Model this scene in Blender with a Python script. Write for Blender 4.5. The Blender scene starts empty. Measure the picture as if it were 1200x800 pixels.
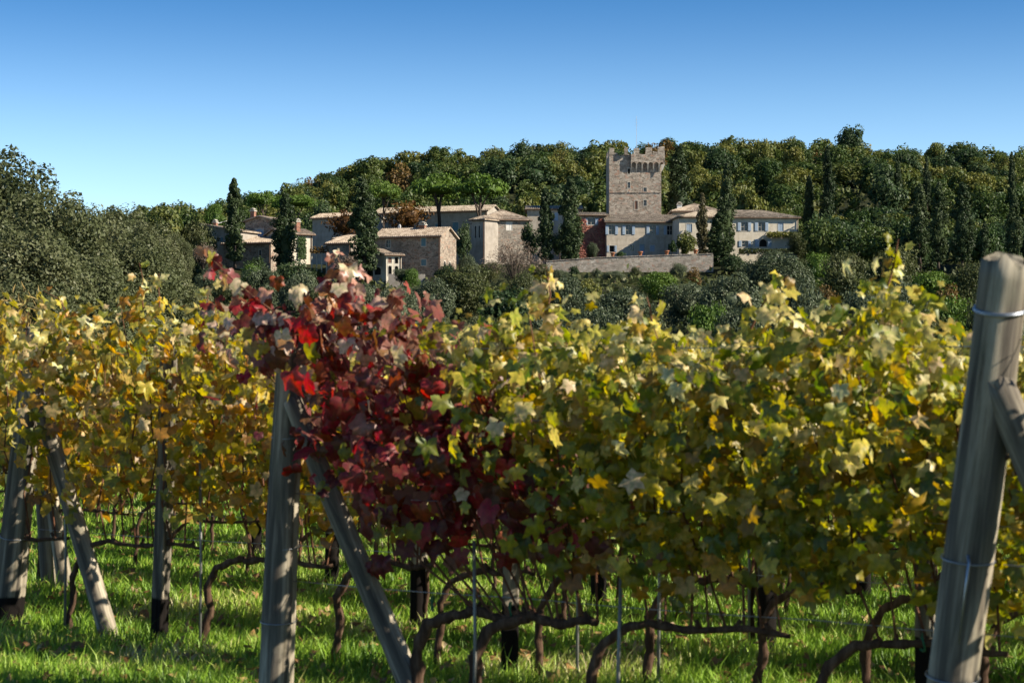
import bpy, math, random
import numpy as np
from mathutils import Vector, Matrix, noise
random.seed(7)
rng = np.random.default_rng(7)
S = bpy.context.scene
COL = S.collection
R = math.radians
F = 2333.0; HY = 430.0; CH = 1.35          # focal length in photo pixels, horizon row, eye height

# ------------------------------------------------------------------ camera
cam_d = bpy.data.cameras.new('camera'); cam = bpy.data.objects.new('camera', cam_d); COL.objects.link(cam)
cam.location = (0, 0, CH); cam.rotation_euler = (R(90.74), 0, 0)
cam_d.lens = 70; cam_d.sensor_width = 36; cam_d.clip_end = 9000; cam_d.clip_start = 0.1
cam_d.dof.use_dof = True; cam_d.dof.focus_distance = 230; cam_d.dof.aperture_fstop = 10
S.camera = cam
# ------------------------------------------------------------------ world, sun
SUN_EL = 30.5
sv = Vector((1.0, -0.30, 0)).normalized() * math.cos(R(SUN_EL)); sv.z = math.sin(R(SUN_EL))
W = bpy.data.worlds.new('World'); S.world = W; W.use_nodes = True
nt = W.node_tree; nt.nodes.clear()
sky = nt.nodes.new('ShaderNodeTexSky'); sky.sky_type = 'NISHITA'; sky.sun_disc = False
sky.sun_elevation = R(SUN_EL); sky.sun_rotation = math.atan2(sv.x, sv.y)
sky.altitude = 900; sky.air_density = 1.0; sky.dust_density = 0.15; sky.ozone_density = 3.0
tc = nt.nodes.new('ShaderNodeTexCoord'); sx = nt.nodes.new('ShaderNodeSeparateXYZ')
nt.links.new(tc.outputs['Generated'], sx.inputs[0])
rp = nt.nodes.new('ShaderNodeValToRGB'); rp.color_ramp.interpolation = 'EASE'
rp.color_ramp.elements[0].position = 0.06; rp.color_ramp.elements[0].color = (1.02, 1.12, 1.20, 1)
rp.color_ramp.elements[1].position = 0.21; rp.color_ramp.elements[1].color = (0.19, 0.46, 0.70, 1)
mul = nt.nodes.new('ShaderNodeMixRGB'); mul.blend_type = 'MULTIPLY'; mul.inputs[0].default_value = 1
nt.links.new(sx.outputs['Z'], rp.inputs[0]); nt.links.new(sky.outputs[0], mul.inputs[1]); nt.links.new(rp.outputs[0], mul.inputs[2])
bg = nt.nodes.new('ShaderNodeBackground'); bg.inputs[1].default_value = 0.080
wo = nt.nodes.new('ShaderNodeOutputWorld')
nt.links.new(mul.outputs[0], bg.inputs[0]); nt.links.new(bg.outputs[0], wo.inputs[0])
sd = bpy.data.lights.new('sun', 'SUN'); sd.energy = 4.9; sd.angle = R(0.53); sd.color = (1.0, 0.91, 0.77)
sun = bpy.data.objects.new('sun', sd); COL.objects.link(sun)
sun.rotation_euler = sv.to_track_quat('Z', 'Y').to_euler(); sun.location = (60, -20, 60)
S.view_settings.view_transform = 'Standard'; S.view_settings.look = 'None'
S.view_settings.exposure = 1.08; S.view_settings.gamma = 1.0
S.render.engine = 'CYCLES'
S.cycles.max_bounces = 6; S.cycles.transmission_bounces = 4; S.cycles.transparent_max_bounces = 4

# ------------------------------------------------------------------ helpers
def Q(px, py, d): return Vector(((px-600)/F*d, d, CH+(HY-py)/F*d))
def link(o, parent=None):
    COL.objects.link(o)
    if parent is not None: o.parent = parent
    return o
def props(o, label=None, cat=None, group=None, kind=None):
    if label: o['label'] = label
    if cat: o['category'] = cat
    if group: o['group'] = group
    if kind: o['kind'] = kind
    return o
def empty(name, loc, label, cat, group=None, rz=0):
    o = bpy.data.objects.new(name, None); o.location = loc; o.rotation_euler = (0, 0, rz); o.empty_display_size = .2
    link(o); return props(o, label, cat, group)
def mobj(name, me, parent=None, loc=None):
    o = bpy.data.objects.new(name, me); link(o, parent)
    if loc is not None: o.location = loc
    return o
def np_mesh(name, V, Fc, mat, smooth=False):
    """V (n,3), Fc (m,k) same-size faces"""
    V = np.asarray(V, dtype=np.float32); Fc = np.asarray(Fc, dtype=np.int32)
    me = bpy.data.meshes.new(name); m, k = Fc.shape
    me.vertices.add(len(V)); me.vertices.foreach_set('co', V.ravel())
    me.loops.add(m*k); me.loops.foreach_set('vertex_index', Fc.ravel())
    me.polygons.add(m); me.polygons.foreach_set('loop_start', np.arange(0, m*k, k, dtype=np.int32))
    me.polygons.foreach_set('loop_total', np.full(m, k, dtype=np.int32))
    if smooth: me.polygons.foreach_set('use_smooth', np.ones(m, dtype=bool))
    me.materials.append(mat); me.update(calc_edges=True)
    return me
class MB:
    def __init__(s): s.v = []; s.f = []
    def quad(s, a, b, c, d): i = len(s.v); s.v += [tuple(a), tuple(b), tuple(c), tuple(d)]; s.f.append((i, i+1, i+2, i+3))
    def poly(s, pts): i = len(s.v); s.v += [tuple(p) for p in pts]; s.f.append(tuple(range(i, i+len(pts))))
    def box(s, x0, y0, z0, x1, y1, z1):
        i = len(s.v); s.v += [(x0,y0,z0),(x1,y0,z0),(x1,y1,z0),(x0,y1,z0),(x0,y0,z1),(x1,y0,z1),(x1,y1,z1),(x0,y1,z1)]
        for f in ((0,3,2,1),(4,5,6,7),(0,1,5,4),(1,2,6,5),(2,3,7,6),(3,0,4,7)): s.f.append(tuple(i+k for k in f))
    def prism(s, pts, vec):
        n = len(pts); i = len(s.v); vec = Vector(vec)
        s.v += [tuple(p) for p in pts] + [tuple(Vector(p)+vec) for p in pts]
        s.f.append(tuple(i+k for k in reversed(range(n)))); s.f.append(tuple(i+n+k for k in range(n)))
        for k in range(n): s.f.append((i+k, i+(k+1) % n, i+n+(k+1) % n, i+n+k))
    def tube(s, pts, rad, n=8, jit=0.0, caps=True, seed=0):
        pts = [Vector(p) for p in pts]; base = len(s.v); rr = random.Random(seed)
        up = Vector((0.13, 0.31, 0.94))
        for k, p in enumerate(pts):
            t = (pts[min(k+1, len(pts)-1)]-pts[max(k-1, 0)]).normalized()
            a = t.cross(up)
            if a.length < .15: a = t.cross(Vector((1, .2, 0)))
            a.normalize(); b = t.cross(a)
            for j in range(n):
                th = 2*math.pi*j/n; r = rad[k]*(1+jit*(rr.random()-.5)*2)
                s.v.append(tuple(p+a*math.cos(th)*r+b*math.sin(th)*r))
        for k in range(len(pts)-1):
            for j in range(n):
                s.f.append((base+k*n+j, base+k*n+(j+1) % n, base+(k+1)*n+(j+1) % n, base+(k+1)*n+j))
        if caps:
            s.f.append(tuple(base+j for j in reversed(range(n)))); s.f.append(tuple(base+(len(pts)-1)*n+j for j in range(n)))
    def mesh(s, name, mat, smooth=False):
        me = bpy.data.meshes.new(name); me.from_pydata(s.v, [], s.f); me.materials.append(mat)
        if smooth:
            for p in me.polygons: p.use_smooth = True
        me.update(); return me
    def build(s, name, mat, parent=None, smooth=False, loc=None): return mobj(name, s.mesh(name, mat, smooth), parent, loc)

# ------------------------------------------------------------------ materials
class NT:
    def __init__(s, name):
        s.m = bpy.data.materials.new(name); s.m.use_nodes = True; s.t = s.m.node_tree; s.t.nodes.clear()
        s.out = s.n('ShaderNodeOutputMaterial')
    def n(s, ty, **kw):
        x = s.t.nodes.new(ty)
        for k, v in kw.items(): setattr(x, k, v)
        return x
    def l(s, a, b): s.t.links.new(a, b)
    def noise(s, scale, detail=3, rough=.6, co=None, dist=0, out=0):
        x = s.n('ShaderNodeTexNoise'); x.inputs['Scale'].default_value = scale; x.inputs['Detail'].default_value = detail
        x.inputs['Roughness'].default_value = rough; x.inputs['Distortion'].default_value = dist
        if co is not None: s.l(co, x.inputs['Vector'])
        return x.outputs[out]
    def ramp(s, fac, stops, interp='LINEAR'):
        x = s.n('ShaderNodeValToRGB'); cr = x.color_ramp; cr.interpolation = interp
        while len(cr.elements) < len(stops): cr.elements.new(.5)
        for e, (p, c) in zip(cr.elements, stops):
            e.position = p; e.color = (c[0], c[1], c[2], 1) if isinstance(c, (tuple, list)) else (c, c, c, 1)
        s.l(fac, x.inputs[0]); return x.outputs[0]
    def mix(s, fac, a, b, mode='MIX'):
        x = s.n('ShaderNodeMixRGB', blend_type=mode)
        for i, v in ((0, fac), (1, a), (2, b)):
            if isinstance(v, (int, float)): x.inputs[i].default_value = v if i == 0 else (v, v, v, 1)
            elif isinstance(v, tuple): x.inputs[i].default_value = (*v[:3], 1)
            else: s.l(v, x.inputs[i])
        return x.outputs[0]
    def math(s, op, a, b=0.0):
        x = s.n('ShaderNodeMath', operation=op)
        for i, v in ((0, a), (1, b)):
            if isinstance(v, (int, float)): x.inputs[i].default_value = v
            else: s.l(v, x.inputs[i])
        return x.outputs[0]
    def bump(s, h, strength=.5, dist=.02):
        x = s.n('ShaderNodeBump'); x.inputs['Strength'].default_value = strength; x.inputs['Distance'].default_value = dist
        s.l(h, x.inputs['Height']); return x.outputs[0]
    def mapping(s, src, scale):
        x = s.n('ShaderNodeMapping'); x.inputs['Scale'].default_value = scale; s.l(src, x.inputs[0]); return x.outputs[0]
    def princ(s, col, rough=.8, bump=None, spec=.3, metal=0):
        x = s.n('ShaderNodeBsdfPrincipled'); x.inputs['Roughness'].default_value = rough
        x.inputs['Specular IOR Level'].default_value = spec; x.inputs['Metallic'].default_value = metal
        if isinstance(col, tuple): x.inputs['Base Color'].default_value = (*col[:3], 1)
        else: s.l(col, x.inputs['Base Color'])
        if bump is not None: s.l(bump, x.inputs['Normal'])
        s.l(x.outputs[0], s.out.inputs[0]); return s.m
    def rnd(s):
        g = s.n('ShaderNodeNewGeometry'); o = s.n('ShaderNodeObjectInfo')
        return s.math('FRACT', s.math('ADD', g.outputs['Random Per Island'], o.outputs['Random'])), g, o
    def obj(s): return s.n('ShaderNodeTexCoord').outputs['Object']

def leafy(col, m, trans, gloss, rough=.4, sat=1.12):
    d = m.n('ShaderNodeBsdfDiffuse'); t = m.n('ShaderNodeBsdfTranslucent'); g = m.n('ShaderNodeBsdfGlossy')
    m.l(col, d.inputs[0]); hs = m.n('ShaderNodeHueSaturation'); hs.inputs['Saturation'].default_value = sat; hs.inputs['Value'].default_value = 1.25; m.l(col, hs.inputs['Color']); m.l(hs.outputs[0], t.inputs[0]); g.inputs['Roughness'].default_value = rough
    g.inputs[0].default_value = (1, 1, 1, 1)
    a = m.n('ShaderNodeMixShader'); a.inputs[0].default_value = trans; m.l(d.outputs[0], a.inputs[1]); m.l(t.outputs[0], a.inputs[2])
    b = m.n('ShaderNodeMixShader'); b.inputs[0].default_value = gloss; m.l(a.outputs[0], b.inputs[1]); m.l(g.outputs[0], b.inputs[2])
    m.l(b.outputs[0], m.out.inputs[0]); return m.m

def vine_leaf_mat(name, stops, back, trans=.50, gloss=.03, bk=.28):
    m = NT(name); r, g, o = m.rnd(); c = m.ramp(r, stops, 'CONSTANT')
    co = g.outputs['Position']
    bl = m.ramp(m.noise(32, 3, .7, co), [(.42, 0.0), (.62, 1.0)])
    c = m.mix(m.math('MULTIPLY', bl, .35), c, (.20, .10, .03))
    c2 = m.mix(m.ramp(m.noise(60, 1, .5, co), [(.3, 0.), (.7, 1.)]), m.mix(1, c, (.62, .72, .5), 'MULTIPLY'), m.mix(1, c, (1.2, 1.15, 1.1), 'MULTIPLY'))
    c3 = m.mix(m.math('MULTIPLY', g.outputs['Backfacing'], bk), c2, back)
    return leafy(c3, m, trans, gloss, .5)
def crown_mat(name, stops, trans=.25, gloss=.012, obw=.5, ns=.35):
    m = NT(name); g = m.n('ShaderNodeNewGeometry'); o = m.n('ShaderNodeObjectInfo')
    a = m.math('MULTIPLY', g.outputs['Random Per Island'], 1-obw); b = m.math('MULTIPLY', o.outputs['Random'], obw)
    v = m.math('ADD', a, b)
    nz = m.ramp(m.noise(ns, 2, .5, g.outputs['Position']), [(.35, 0.), (.65, 1.)])
    v = m.math('ADD', m.math('MULTIPLY', v, .72), m.math('MULTIPLY', nz, .28))
    return leafy(m.ramp(v, stops), m, trans, gloss, .5)

M = {}
M['leaf_red'] = vine_leaf_mat('crimson_vine_leaf', [(0, (.20, .014, .020)), (.2, (.33, .018, .035)), (.38, (.10, .012, .012)), (.50, (.46, .035, .045)), (.60, (.15, .03, .04)), (.72, (.13, .05, .02)), (.80, (.33, .06, .02)), (.86, (.10, .03, .015)), (.91, (.24, .24, .02)), (.96, (.40, .30, .05))], (.42, .27, .22), .48, .022, .38)
M['leaf_green'] = vine_leaf_mat('green_gold_vine_leaf', [(0, (.15, .19, .010)), (.15, (.23, .26, .014)), (.30, (.34, .32, .016)), (.46, (.48, .40, .02)), (.57, (.09, .14, .010)), (.66, (.66, .54, .07)), (.76, (.30, .19, .02)), (.84, (.64, .53, .17)), (.91, (.52, .32, .015))], (.33, .34, .07))
M['leaf_gold'] = vine_leaf_mat('golden_vine_leaf', [(0, (.36, .32, .015)), (.16, (.62, .44, .02)), (.3, (.18, .19, .015)), (.42, (.64, .34, .02)), (.55, (.50, .23, .03)), (.66, (.70, .56, .07)), (.77, (.32, .15, .03)), (.84, (.66, .46, .19)), (.92, (.24, .26, .02))], (.46, .36, .12))
M['leaf_sunlit_cream'] = vine_leaf_mat('sunlit_dry_vine_leaf', [(0, (.66, .55, .17)), (.3, (.74, .60, .25)), (.5, (.54, .53, .13)), (.68, (.76, .56, .32)), (.84, (.70, .64, .34))], (.60, .51, .20), .42, .05)  # dry cream tone that also paints sunlight into the upper leaves
M['leaf_sunlit_bronze'] = vine_leaf_mat('sunlit_bronze_vine_leaf', [(0, (.46, .22, .17)), (.25, (.62, .42, .33)), (.45, (.30, .10, .06)), (.6, (.40, .13, .12)), (.75, (.68, .54, .36)), (.9, (.36, .16, .05))], (.52, .38, .32), .35, .06, .4)  # paler bronze for the crimson vine's top, sunlight painted into the colour
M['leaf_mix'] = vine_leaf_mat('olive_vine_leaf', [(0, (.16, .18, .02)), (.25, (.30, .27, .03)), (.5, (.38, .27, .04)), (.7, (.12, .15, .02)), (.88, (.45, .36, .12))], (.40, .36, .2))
M['oak'] = crown_mat('holm_oak_foliage', [(0, (.030, .045, .014)), (.45, (.062, .075, .026)), (.8, (.105, .110, .045)), (1, (.16, .15, .06))])
M['nearoak'] = crown_mat('grey_oak_foliage', [(0, (.040, .052, .020)), (.45, (.082, .095, .040)), (.8, (.125, .130, .062)), (1, (.19, .18, .095))])
M['dark'] = crown_mat('dark_evergreen_foliage', [(0, (.016, .035, .014)), (.5, (.036, .062, .024)), (1, (.075, .10, .040))])
M['wood'] = crown_mat('mixed_wood_foliage', [(0, (.024, .048, .014)), (.35, (.044, .074, .020)), (.6, (.078, .104, .027)), (.82, (.118, .126, .033)), (1, (.20, .15, .045))], obw=.7)
M['gold_t'] = crown_mat('yellowing_oak_foliage', [(0, (.058, .078, .017)), (.5, (.110, .120, .028)), (1, (.19, .175, .045))], obw=.4)
M['rust'] = crown_mat('rusty_foliage', [(0, (.065, .040, .014)), (.5, (.125, .080, .026)), (1, (.20, .13, .045))], obw=.3)
M['olive'] = crown_mat('silver_olive_foliage', [(0, (.036, .052, .026)), (.5, (.075, .095, .050)), (.85, (.12, .14, .080)), (1, (.17, .19, .12))])
M['bright'] = crown_mat('bright_green_foliage', [(0, (.035, .070, .012)), (.5, (.080, .135, .022)), (1, (.15, .21, .045))])
M['cypress'] = crown_mat('cypress_foliage', [(0, (.014, .026, .010)), (.5, (.030, .048, .016)), (1, (.060, .080, .028))], trans=.1)
M['cypress_b'] = crown_mat('browned_cypress_foliage', [(0, (.035, .035, .014)), (.5, (.065, .058, .024)), (1, (.10, .085, .036))], trans=.1)
M['twig'] = crown_mat('bare_twigs', [(0, (.09, .065, .045)), (.6, (.15, .11, .08)), (1, (.22, .16, .12))], trans=.05, gloss=.02)
M['straw'] = crown_mat('dry_reed', [(0, (.20, .14, .05)), (.6, (.36, .26, .10)), (1, (.46, .36, .16))])
M['ivy'] = crown_mat('ivy_green', [(0, (.025, .050, .015)), (1, (.06, .10, .03))])
M['redivy'] = crown_mat('red_creeper', [(0, (.20, .055, .045)), (.5, (.34, .13, .10)), (.85, (.42, .23, .15)), (1, (.16, .14, .05))], ns=1.0)
M['ploom'] = crown_mat('plum_tree_foliage', [(0, (.04, .022, .010)), (.5, (.085, .04, .012)), (1, (.15, .08, .02))])

def bark(name, c0, c1, c2, sc=(30, 30, 4)):
    m = NT(name); co = m.obj(); mp = m.mapping(co, sc)
    n1 = m.noise(1, 5, .7, mp, .3); n2 = m.noise(7, 3, .6, co)
    c = m.ramp(n1, [(.3, c0), (.5, c1), (.72, c2)])
    c = m.mix(m.ramp(n2, [(.35, .55), (.65, 0.)]), c, c0)
    return m.princ(c, .9, m.bump(n1, .9, .008), .15)
M['vinebark'] = bark('vine_bark', (.03, .017, .011), (.10, .058, .036), (.20, .135, .09))
M['cane'] = bark('vine_cane', (.08, .032, .018), (.16, .075, .042), (.26, .15, .085), (60, 60, 8))
M['treebark'] = bark('tree_bark', (.03, .022, .017), (.075, .058, .045), (.13, .10, .08), (3, 3, .6))
def postmat(name, tar=False, k=1.0):
    m = NT(name); co = m.obj(); mp = m.mapping(co, (30, 30, 1.5))
    n1 = m.noise(1, 6, .75, mp, .25); mp2 = m.mapping(co, (16, 16, .9)); n2 = m.noise(1, 4, .6, mp2, .6)
    c = m.ramp(n1, [(.32, (.04*k, .031*k, .020*k)), (.47, (.23*k, .195*k, .14*k)), (.66, (.44*k, .385*k, .29*k))])
    c = m.mix(m.ramp(n2, [(.40, .8), (.56, 0.)]), c, (.06*k, .052*k, .045*k))
    c = m.mix(m.ramp(m.noise(5, 3, .6, co), [(.5, 0.), (.75, .5)]), c, (.12*k, .125*k, .085*k))
    if tar:
        sp = m.n('ShaderNodeSeparateXYZ'); m.l(co, sp.inputs[0])
        zz = m.math('ADD', sp.outputs['Z'], m.math('MULTIPLY', m.noise(20, 2, .5, co), .05))
        c = m.mix(m.ramp(zz, [(.34, 1.), (.35, 0.)]), c, (.008, .006, .005))
    return m.princ(c, .9, m.bump(n1, .45, .005), .15)
M['post'] = postmat('weathered_post_wood'); M['post_tar'] = postmat('tarred_post_wood', True, .9)
M['steel'] = NT('galvanised_wire').princ((.32, .34, .37), .38, None, .5, .9)
M['stake'] = NT('grey_metal_stake').princ((.20, .20, .18), .5, None, .4, .4)
M['tie'] = NT('green_plastic_tie').princ((.01, .12, .06), .4)

def stone(name, dark, mid, light, scale=2.6, mortar=(.36, .32, .26), wear=.35):
    m = NT(name); co = m.obj(); wob = m.n('ShaderNodeVectorMath', operation='ADD')
    m.l(m.mapping(co, (1, 1, 1.7)), wob.inputs[0]); m.l(m.noise(3, 2, .5, co, 0, 1), wob.inputs[1])
    v = m.n('ShaderNodeTexVoronoi'); v.inputs['Scale'].default_value = scale; m.l(wob.outputs[0], v.inputs['Vector'])
    e = m.n('ShaderNodeTexVoronoi', feature='DISTANCE_TO_EDGE'); e.inputs['Scale'].default_value = scale; m.l(wob.outputs[0], e.inputs['Vector'])
    sp = m.n('ShaderNodeSeparateColor'); m.l(v.outputs['Color'], sp.inputs[0])
    c = m.ramp(sp.outputs[0], [(0, dark), (.45, mid), (.8, light), (1, (mid[0]*1.1, mid[1]*.72, mid[2]*.6))])
    ed = m.ramp(e.outputs[0], [(.02, 1.), (.09, 0.)]); c = m.mix(m.math('MULTIPLY', ed, .7), c, mortar)
    c = m.mix(m.ramp(m.noise(.45, 4, .65, co), [(.4, wear), (.65, 0.)]), c, dark)
    return m.princ(c, .92, m.bump(m.math('ADD', m.math('MULTIPLY', ed, -1), m.noise(8, 3, .6, co)), .6, .06), .15)
M['tower'] = stone('tower_rubble_stone', (.16, .13, .10), (.33, .275, .22), (.48, .425, .35))
M['farm'] = stone('farmhouse_stone', (.13, .10, .075), (.29, .23, .175), (.42, .35, .27), 3.0)
M['farm2'] = stone('grey_farm_stone', (.14, .12, .10), (.30, .26, .21), (.42, .38, .31), 3.2)
M['terr'] = stone('terrace_wall_stone', (.20, .17, .135), (.38, .335, .275), (.52, .47, .40), 3.0, wear=.5)
def plaster(name, a, b, st):
    m = NT(name); co = m.obj(); c = m.ramp(m.noise(1.2, 5, .7, co), [(.3, a), (.65, b)])
    mp = m.mapping(co, (2.2, 2.2, .35)); c = m.mix(m.ramp(m.noise(1, 4, .6, mp), [(.5, 0.), (.8, .6)]), c, st)
    return m.princ(c, .9, m.bump(m.noise(12, 4, .7, co), .3, .02), .15)
M['villa'] = plaster('aged_ochre_plaster', (.31, .26, .195), (.48, .42, .335), (.20, .16, .12))
M['cream'] = plaster('cream_plaster', (.44, .385, .295), (.58, .525, .42), (.30, .25, .18))
M['grey'] = plaster('grey_render', (.24, .21, .17), (.36, .32, .27), (.16, .14, .12))
def tile(name, c0, c1, c2):
    m = NT(name); r, g, o = m.rnd(); co = m.obj(); nz = m.noise(1.8, 4, .8, co)
    v = m.n('ShaderNodeTexVoronoi'); v.inputs['Scale'].default_value = 2.8; m.l(co, v.inputs['Vector'])
    sp = m.n('ShaderNodeSeparateColor'); m.l(v.outputs['Color'], sp.inputs[0])
    f = m.math('ADD', m.math('MULTIPLY', sp.outputs[0], .5), m.math('MULTIPLY', nz, .5))
    return m.princ(m.ramp(f, [(.2, c0), (.5, c1), (.8, c2)]), .9, None, .15)
M['tile'] = tile('clay_roof_tile', (.16, .12, .085), (.31, .245, .18), (.43, .355, .27))
M['tile2'] = tile('mossy_roof_tile', (.12, .10, .075), (.255, .21, .155), (.38, .32, .25))
M['under'] = NT('roof_board').princ((.10, .06, .04), .9)
M['brick'] = stone('chimney_brick', (.16, .07, .045), (.30, .13, .085), (.40, .22, .15), 7)
M['shut'] = NT('pale_blue_shutter').princ((.30, .37, .44), .6)
M['shut2'] = NT('green_blue_shutter').princ((.10, .20, .24), .6)
M['shut3'] = NT('brown_shutter').princ((.17, .09, .06), .6)
M['surround'] = NT('stone_surround').princ((.44, .40, .33), .85)
M['glass'] = NT('window_glass').princ((.012, .014, .018), .08, None, .5)
M['dark_room'] = NT('dark_interior').princ((.012, .011, .010), .9)
M['white'] = NT('white_plaster_cap').princ((.66, .63, .57), .8)
M['door'] = NT('blue_grey_door').princ((.24, .31, .38), .6)
M['pot'] = NT('terracotta').princ((.36, .15, .075), .85)
M['cable'] = NT('overhead_cable').princ((.42, .42, .42), .5)

# grass and ground
m = NT('meadow_soil'); g = m.n('ShaderNodeNewGeometry'); P = g.outputs['Position']
c = m.ramp(m.noise(1.1, 5, .7, P), [(.34, (.045, .065, .016)), (.5, (.075, .11, .022)), (.62, (.16, .16, .05)), (.75, (.22, .19, .09))])
c = m.mix(m.ramp(m.noise(9, 4, .7, P), [(.4, .7), (.6, 0.)]), c, (.045, .040, .018))
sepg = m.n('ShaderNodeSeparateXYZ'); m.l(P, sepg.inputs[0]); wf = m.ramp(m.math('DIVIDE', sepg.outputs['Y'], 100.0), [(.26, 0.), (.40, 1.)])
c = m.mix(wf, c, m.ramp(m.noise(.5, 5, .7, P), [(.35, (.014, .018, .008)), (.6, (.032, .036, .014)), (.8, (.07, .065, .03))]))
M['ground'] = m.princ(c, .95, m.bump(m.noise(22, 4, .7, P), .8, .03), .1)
m = NT('grass_blade'); r, g, o = m.rnd()
pn = m.noise(.9, 4, .65, g.outputs['Position'])
f = m.math('ADD', m.math('MULTIPLY', r, .4), m.math('MULTIPLY', m.ramp(pn, [(.36, 0.), (.64, 1.)]), .6))
c = m.ramp(f, [(.0, (.060, .125, .010)), (.28, (.13, .25, .018)), (.5, (.24, .40, .030)), (.72, (.36, .47, .07)), (.86, (.52, .47, .20)), (1, (.58, .50, .30))])
M['grass'] = leafy(c, m, .34, .02, .5, 1.0)

# ------------------------------------------------------------------ terrain
def sm(a, b, x): t = np.clip((x-a)/(b-a), 0, 1); return t*t*(3-2*t)
PD = [-60, 24, 60, 110, 170, 225, 262, 268, 304, 340, 400, 460, 560, 760, 1200]
PZ = [0, 0, -1.6, -1.6, 1.6, 8.2, 12.2, 15.2, 16.6, 22.0, 34.0, 43.5, 40.0, 22., 10.]
RX = [-400, 0, 150, 260, 400, 520, 640, 800, 900, 1000, 1200, 1500]
RK = [.52, .54, .56, .65, .94, 1.07, 1.16, 1.15, 1.18, 1.17, 1.08, .98]
def ground(X, Y):
    X = np.asarray(X, float); Y = np.asarray(Y, float)
    z = np.interp(Y, PD, PZ); u = 600+X/np.maximum(Y, 30)*F
    k = np.interp(u, RX, RK)
    hill = np.where(z > 15.6, 15.6+(z-15.6)*k, z)
    bump = (np.sin(X*1.7+Y*.6)*.012+np.sin(X*.53-Y*1.3)*.018)*(Y < 40) + (np.sin(X*.09+Y*.05)*.7+np.sin(X*.041-Y*.11+2)*.6)*sm(60, 120, Y)*(1-sm(225, 260, Y)+sm(310, 340, Y))
    return hill+bump
def gz(x, y): return float(ground(x, y))
ys = np.concatenate([np.linspace(-60, 2, 8), np.linspace(3, 26, 70), np.linspace(28, 760, 150), np.array([900, 1200, 1800, 3000, 6000])])
ts = np.linspace(-1, 1, 121)
GX = ts[None, :]*(np.abs(ys[:, None])*.75+30); GY = np.repeat(ys[:, None], 121, 1); GZ = ground(GX, GY)
V = np.stack([GX, GY, GZ], -1).reshape(-1, 3)
i = np.arange(len(ys)-1)[:, None]*121+np.arange(120)[None, :]; i = i.ravel()
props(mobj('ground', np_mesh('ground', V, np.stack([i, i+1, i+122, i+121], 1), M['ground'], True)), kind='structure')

# ------------------------------------------------------------------ foliage cards
def cards(C, N, size, asp=.6, flat=.0):
    """quads (rhombi) at centres C with rough normals N"""
    n = len(C); r = rng.normal(size=(n, 3)); a = np.cross(N, r); a /= np.linalg.norm(a, axis=1, keepdims=True)+1e-9
    b = np.cross(N, a); s = (np.asarray(size)*rng.uniform(.6, 1.4, n))[:, None]
    k = rng.uniform(-.25, .25, (n, 1))
    V = np.stack([C-a*s, C-b*s*asp+a*s*k, C+a*s, C+b*s*asp-N*s*.25], 1).reshape(-1, 3)
    f = np.arange(n*4).reshape(-1, 4); return V, f
def unit(v): return v/(np.linalg.norm(v, axis=-1, keepdims=True)+1e-9)
def clump_crown(nc, per, size, shape='round', rr=.36, norm_rand=.5):
    """crown in unit box: radius 1 (xy), height 0..2 ; returns V,F"""
    if shape == 'round':
        d = unit(rng.normal(size=(nc, 3))); rad = rng.uniform(.35, 1, (nc, 1))**.45*.78
        c = d*rad; c[:, 2] = c[:, 2]*.92; cr = rng.uniform(.6, 1.25, nc)*rr
    elif shape == 'shrub':
        d = unit(rng.normal(size=(nc, 3))); d[:, 2] = np.abs(d[:, 2])*1.3-.25; rad = rng.uniform(.3, 1, (nc, 1))**.5*.8
        c = d*rad; cr = rng.uniform(.6, 1.25, nc)*rr
    elif shape == 'column':
        z = rng.uniform(-1, .97, nc); prof = np.interp(z, [-1, -.8, -.2, .35, .75, 1], [.62, .85, .95, .72, .38, .08])
        th = rng.uniform(0, 2*math.pi, nc); p1, p2 = rng.uniform(0, 6, 2); prof = prof*(1+.16*np.sin(z*5+p1)*np.sin(th+p2)+.10*np.sin(z*11+p2)); rad = prof*rng.uniform(.35, .85, nc)
        c = np.stack([np.cos(th)*rad, np.sin(th)*rad, z], 1); cr = rr*(.45+prof*.6)*rng.uniform(.7, 1.2, nc)
    elif shape == 'umbrella':
        th = rng.uniform(0, 2*math.pi, nc); rad = rng.uniform(0, 1, nc)**.5*.86
        z = .25+.6*(1-rad**2)+rng.uniform(-.28, .08, nc); c = np.stack([np.cos(th)*rad, np.sin(th)*rad, z], 1); cr = rng.uniform(.7, 1.2, nc)*rr
    k = np.repeat(np.arange(nc), per); o = unit(rng.normal(size=(nc*per, 3)))
    stretch = np.array([1, 1, 2.0]) if shape == 'column' else np.array([1, 1, .8])
    if shape == 'column':
        zsq = .18
        C = c[k]+o*(cr[k]*rng.uniform(.75, 1.05, nc*per))[:, None]*np.array([1, 1, zsq*1.6])
    else:
        C = c[k]+o*(cr[k]*rng.uniform(.7, 1.08, nc*per))[:, None]*stretch
    N = unit(o+rng.normal(size=o.shape)*norm_rand+np.array([0, 0, .25]))
    if shape == 'column': N = unit(N*np.array([1, 1, .35]))
    # drop cards deep inside
    return C, N
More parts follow.
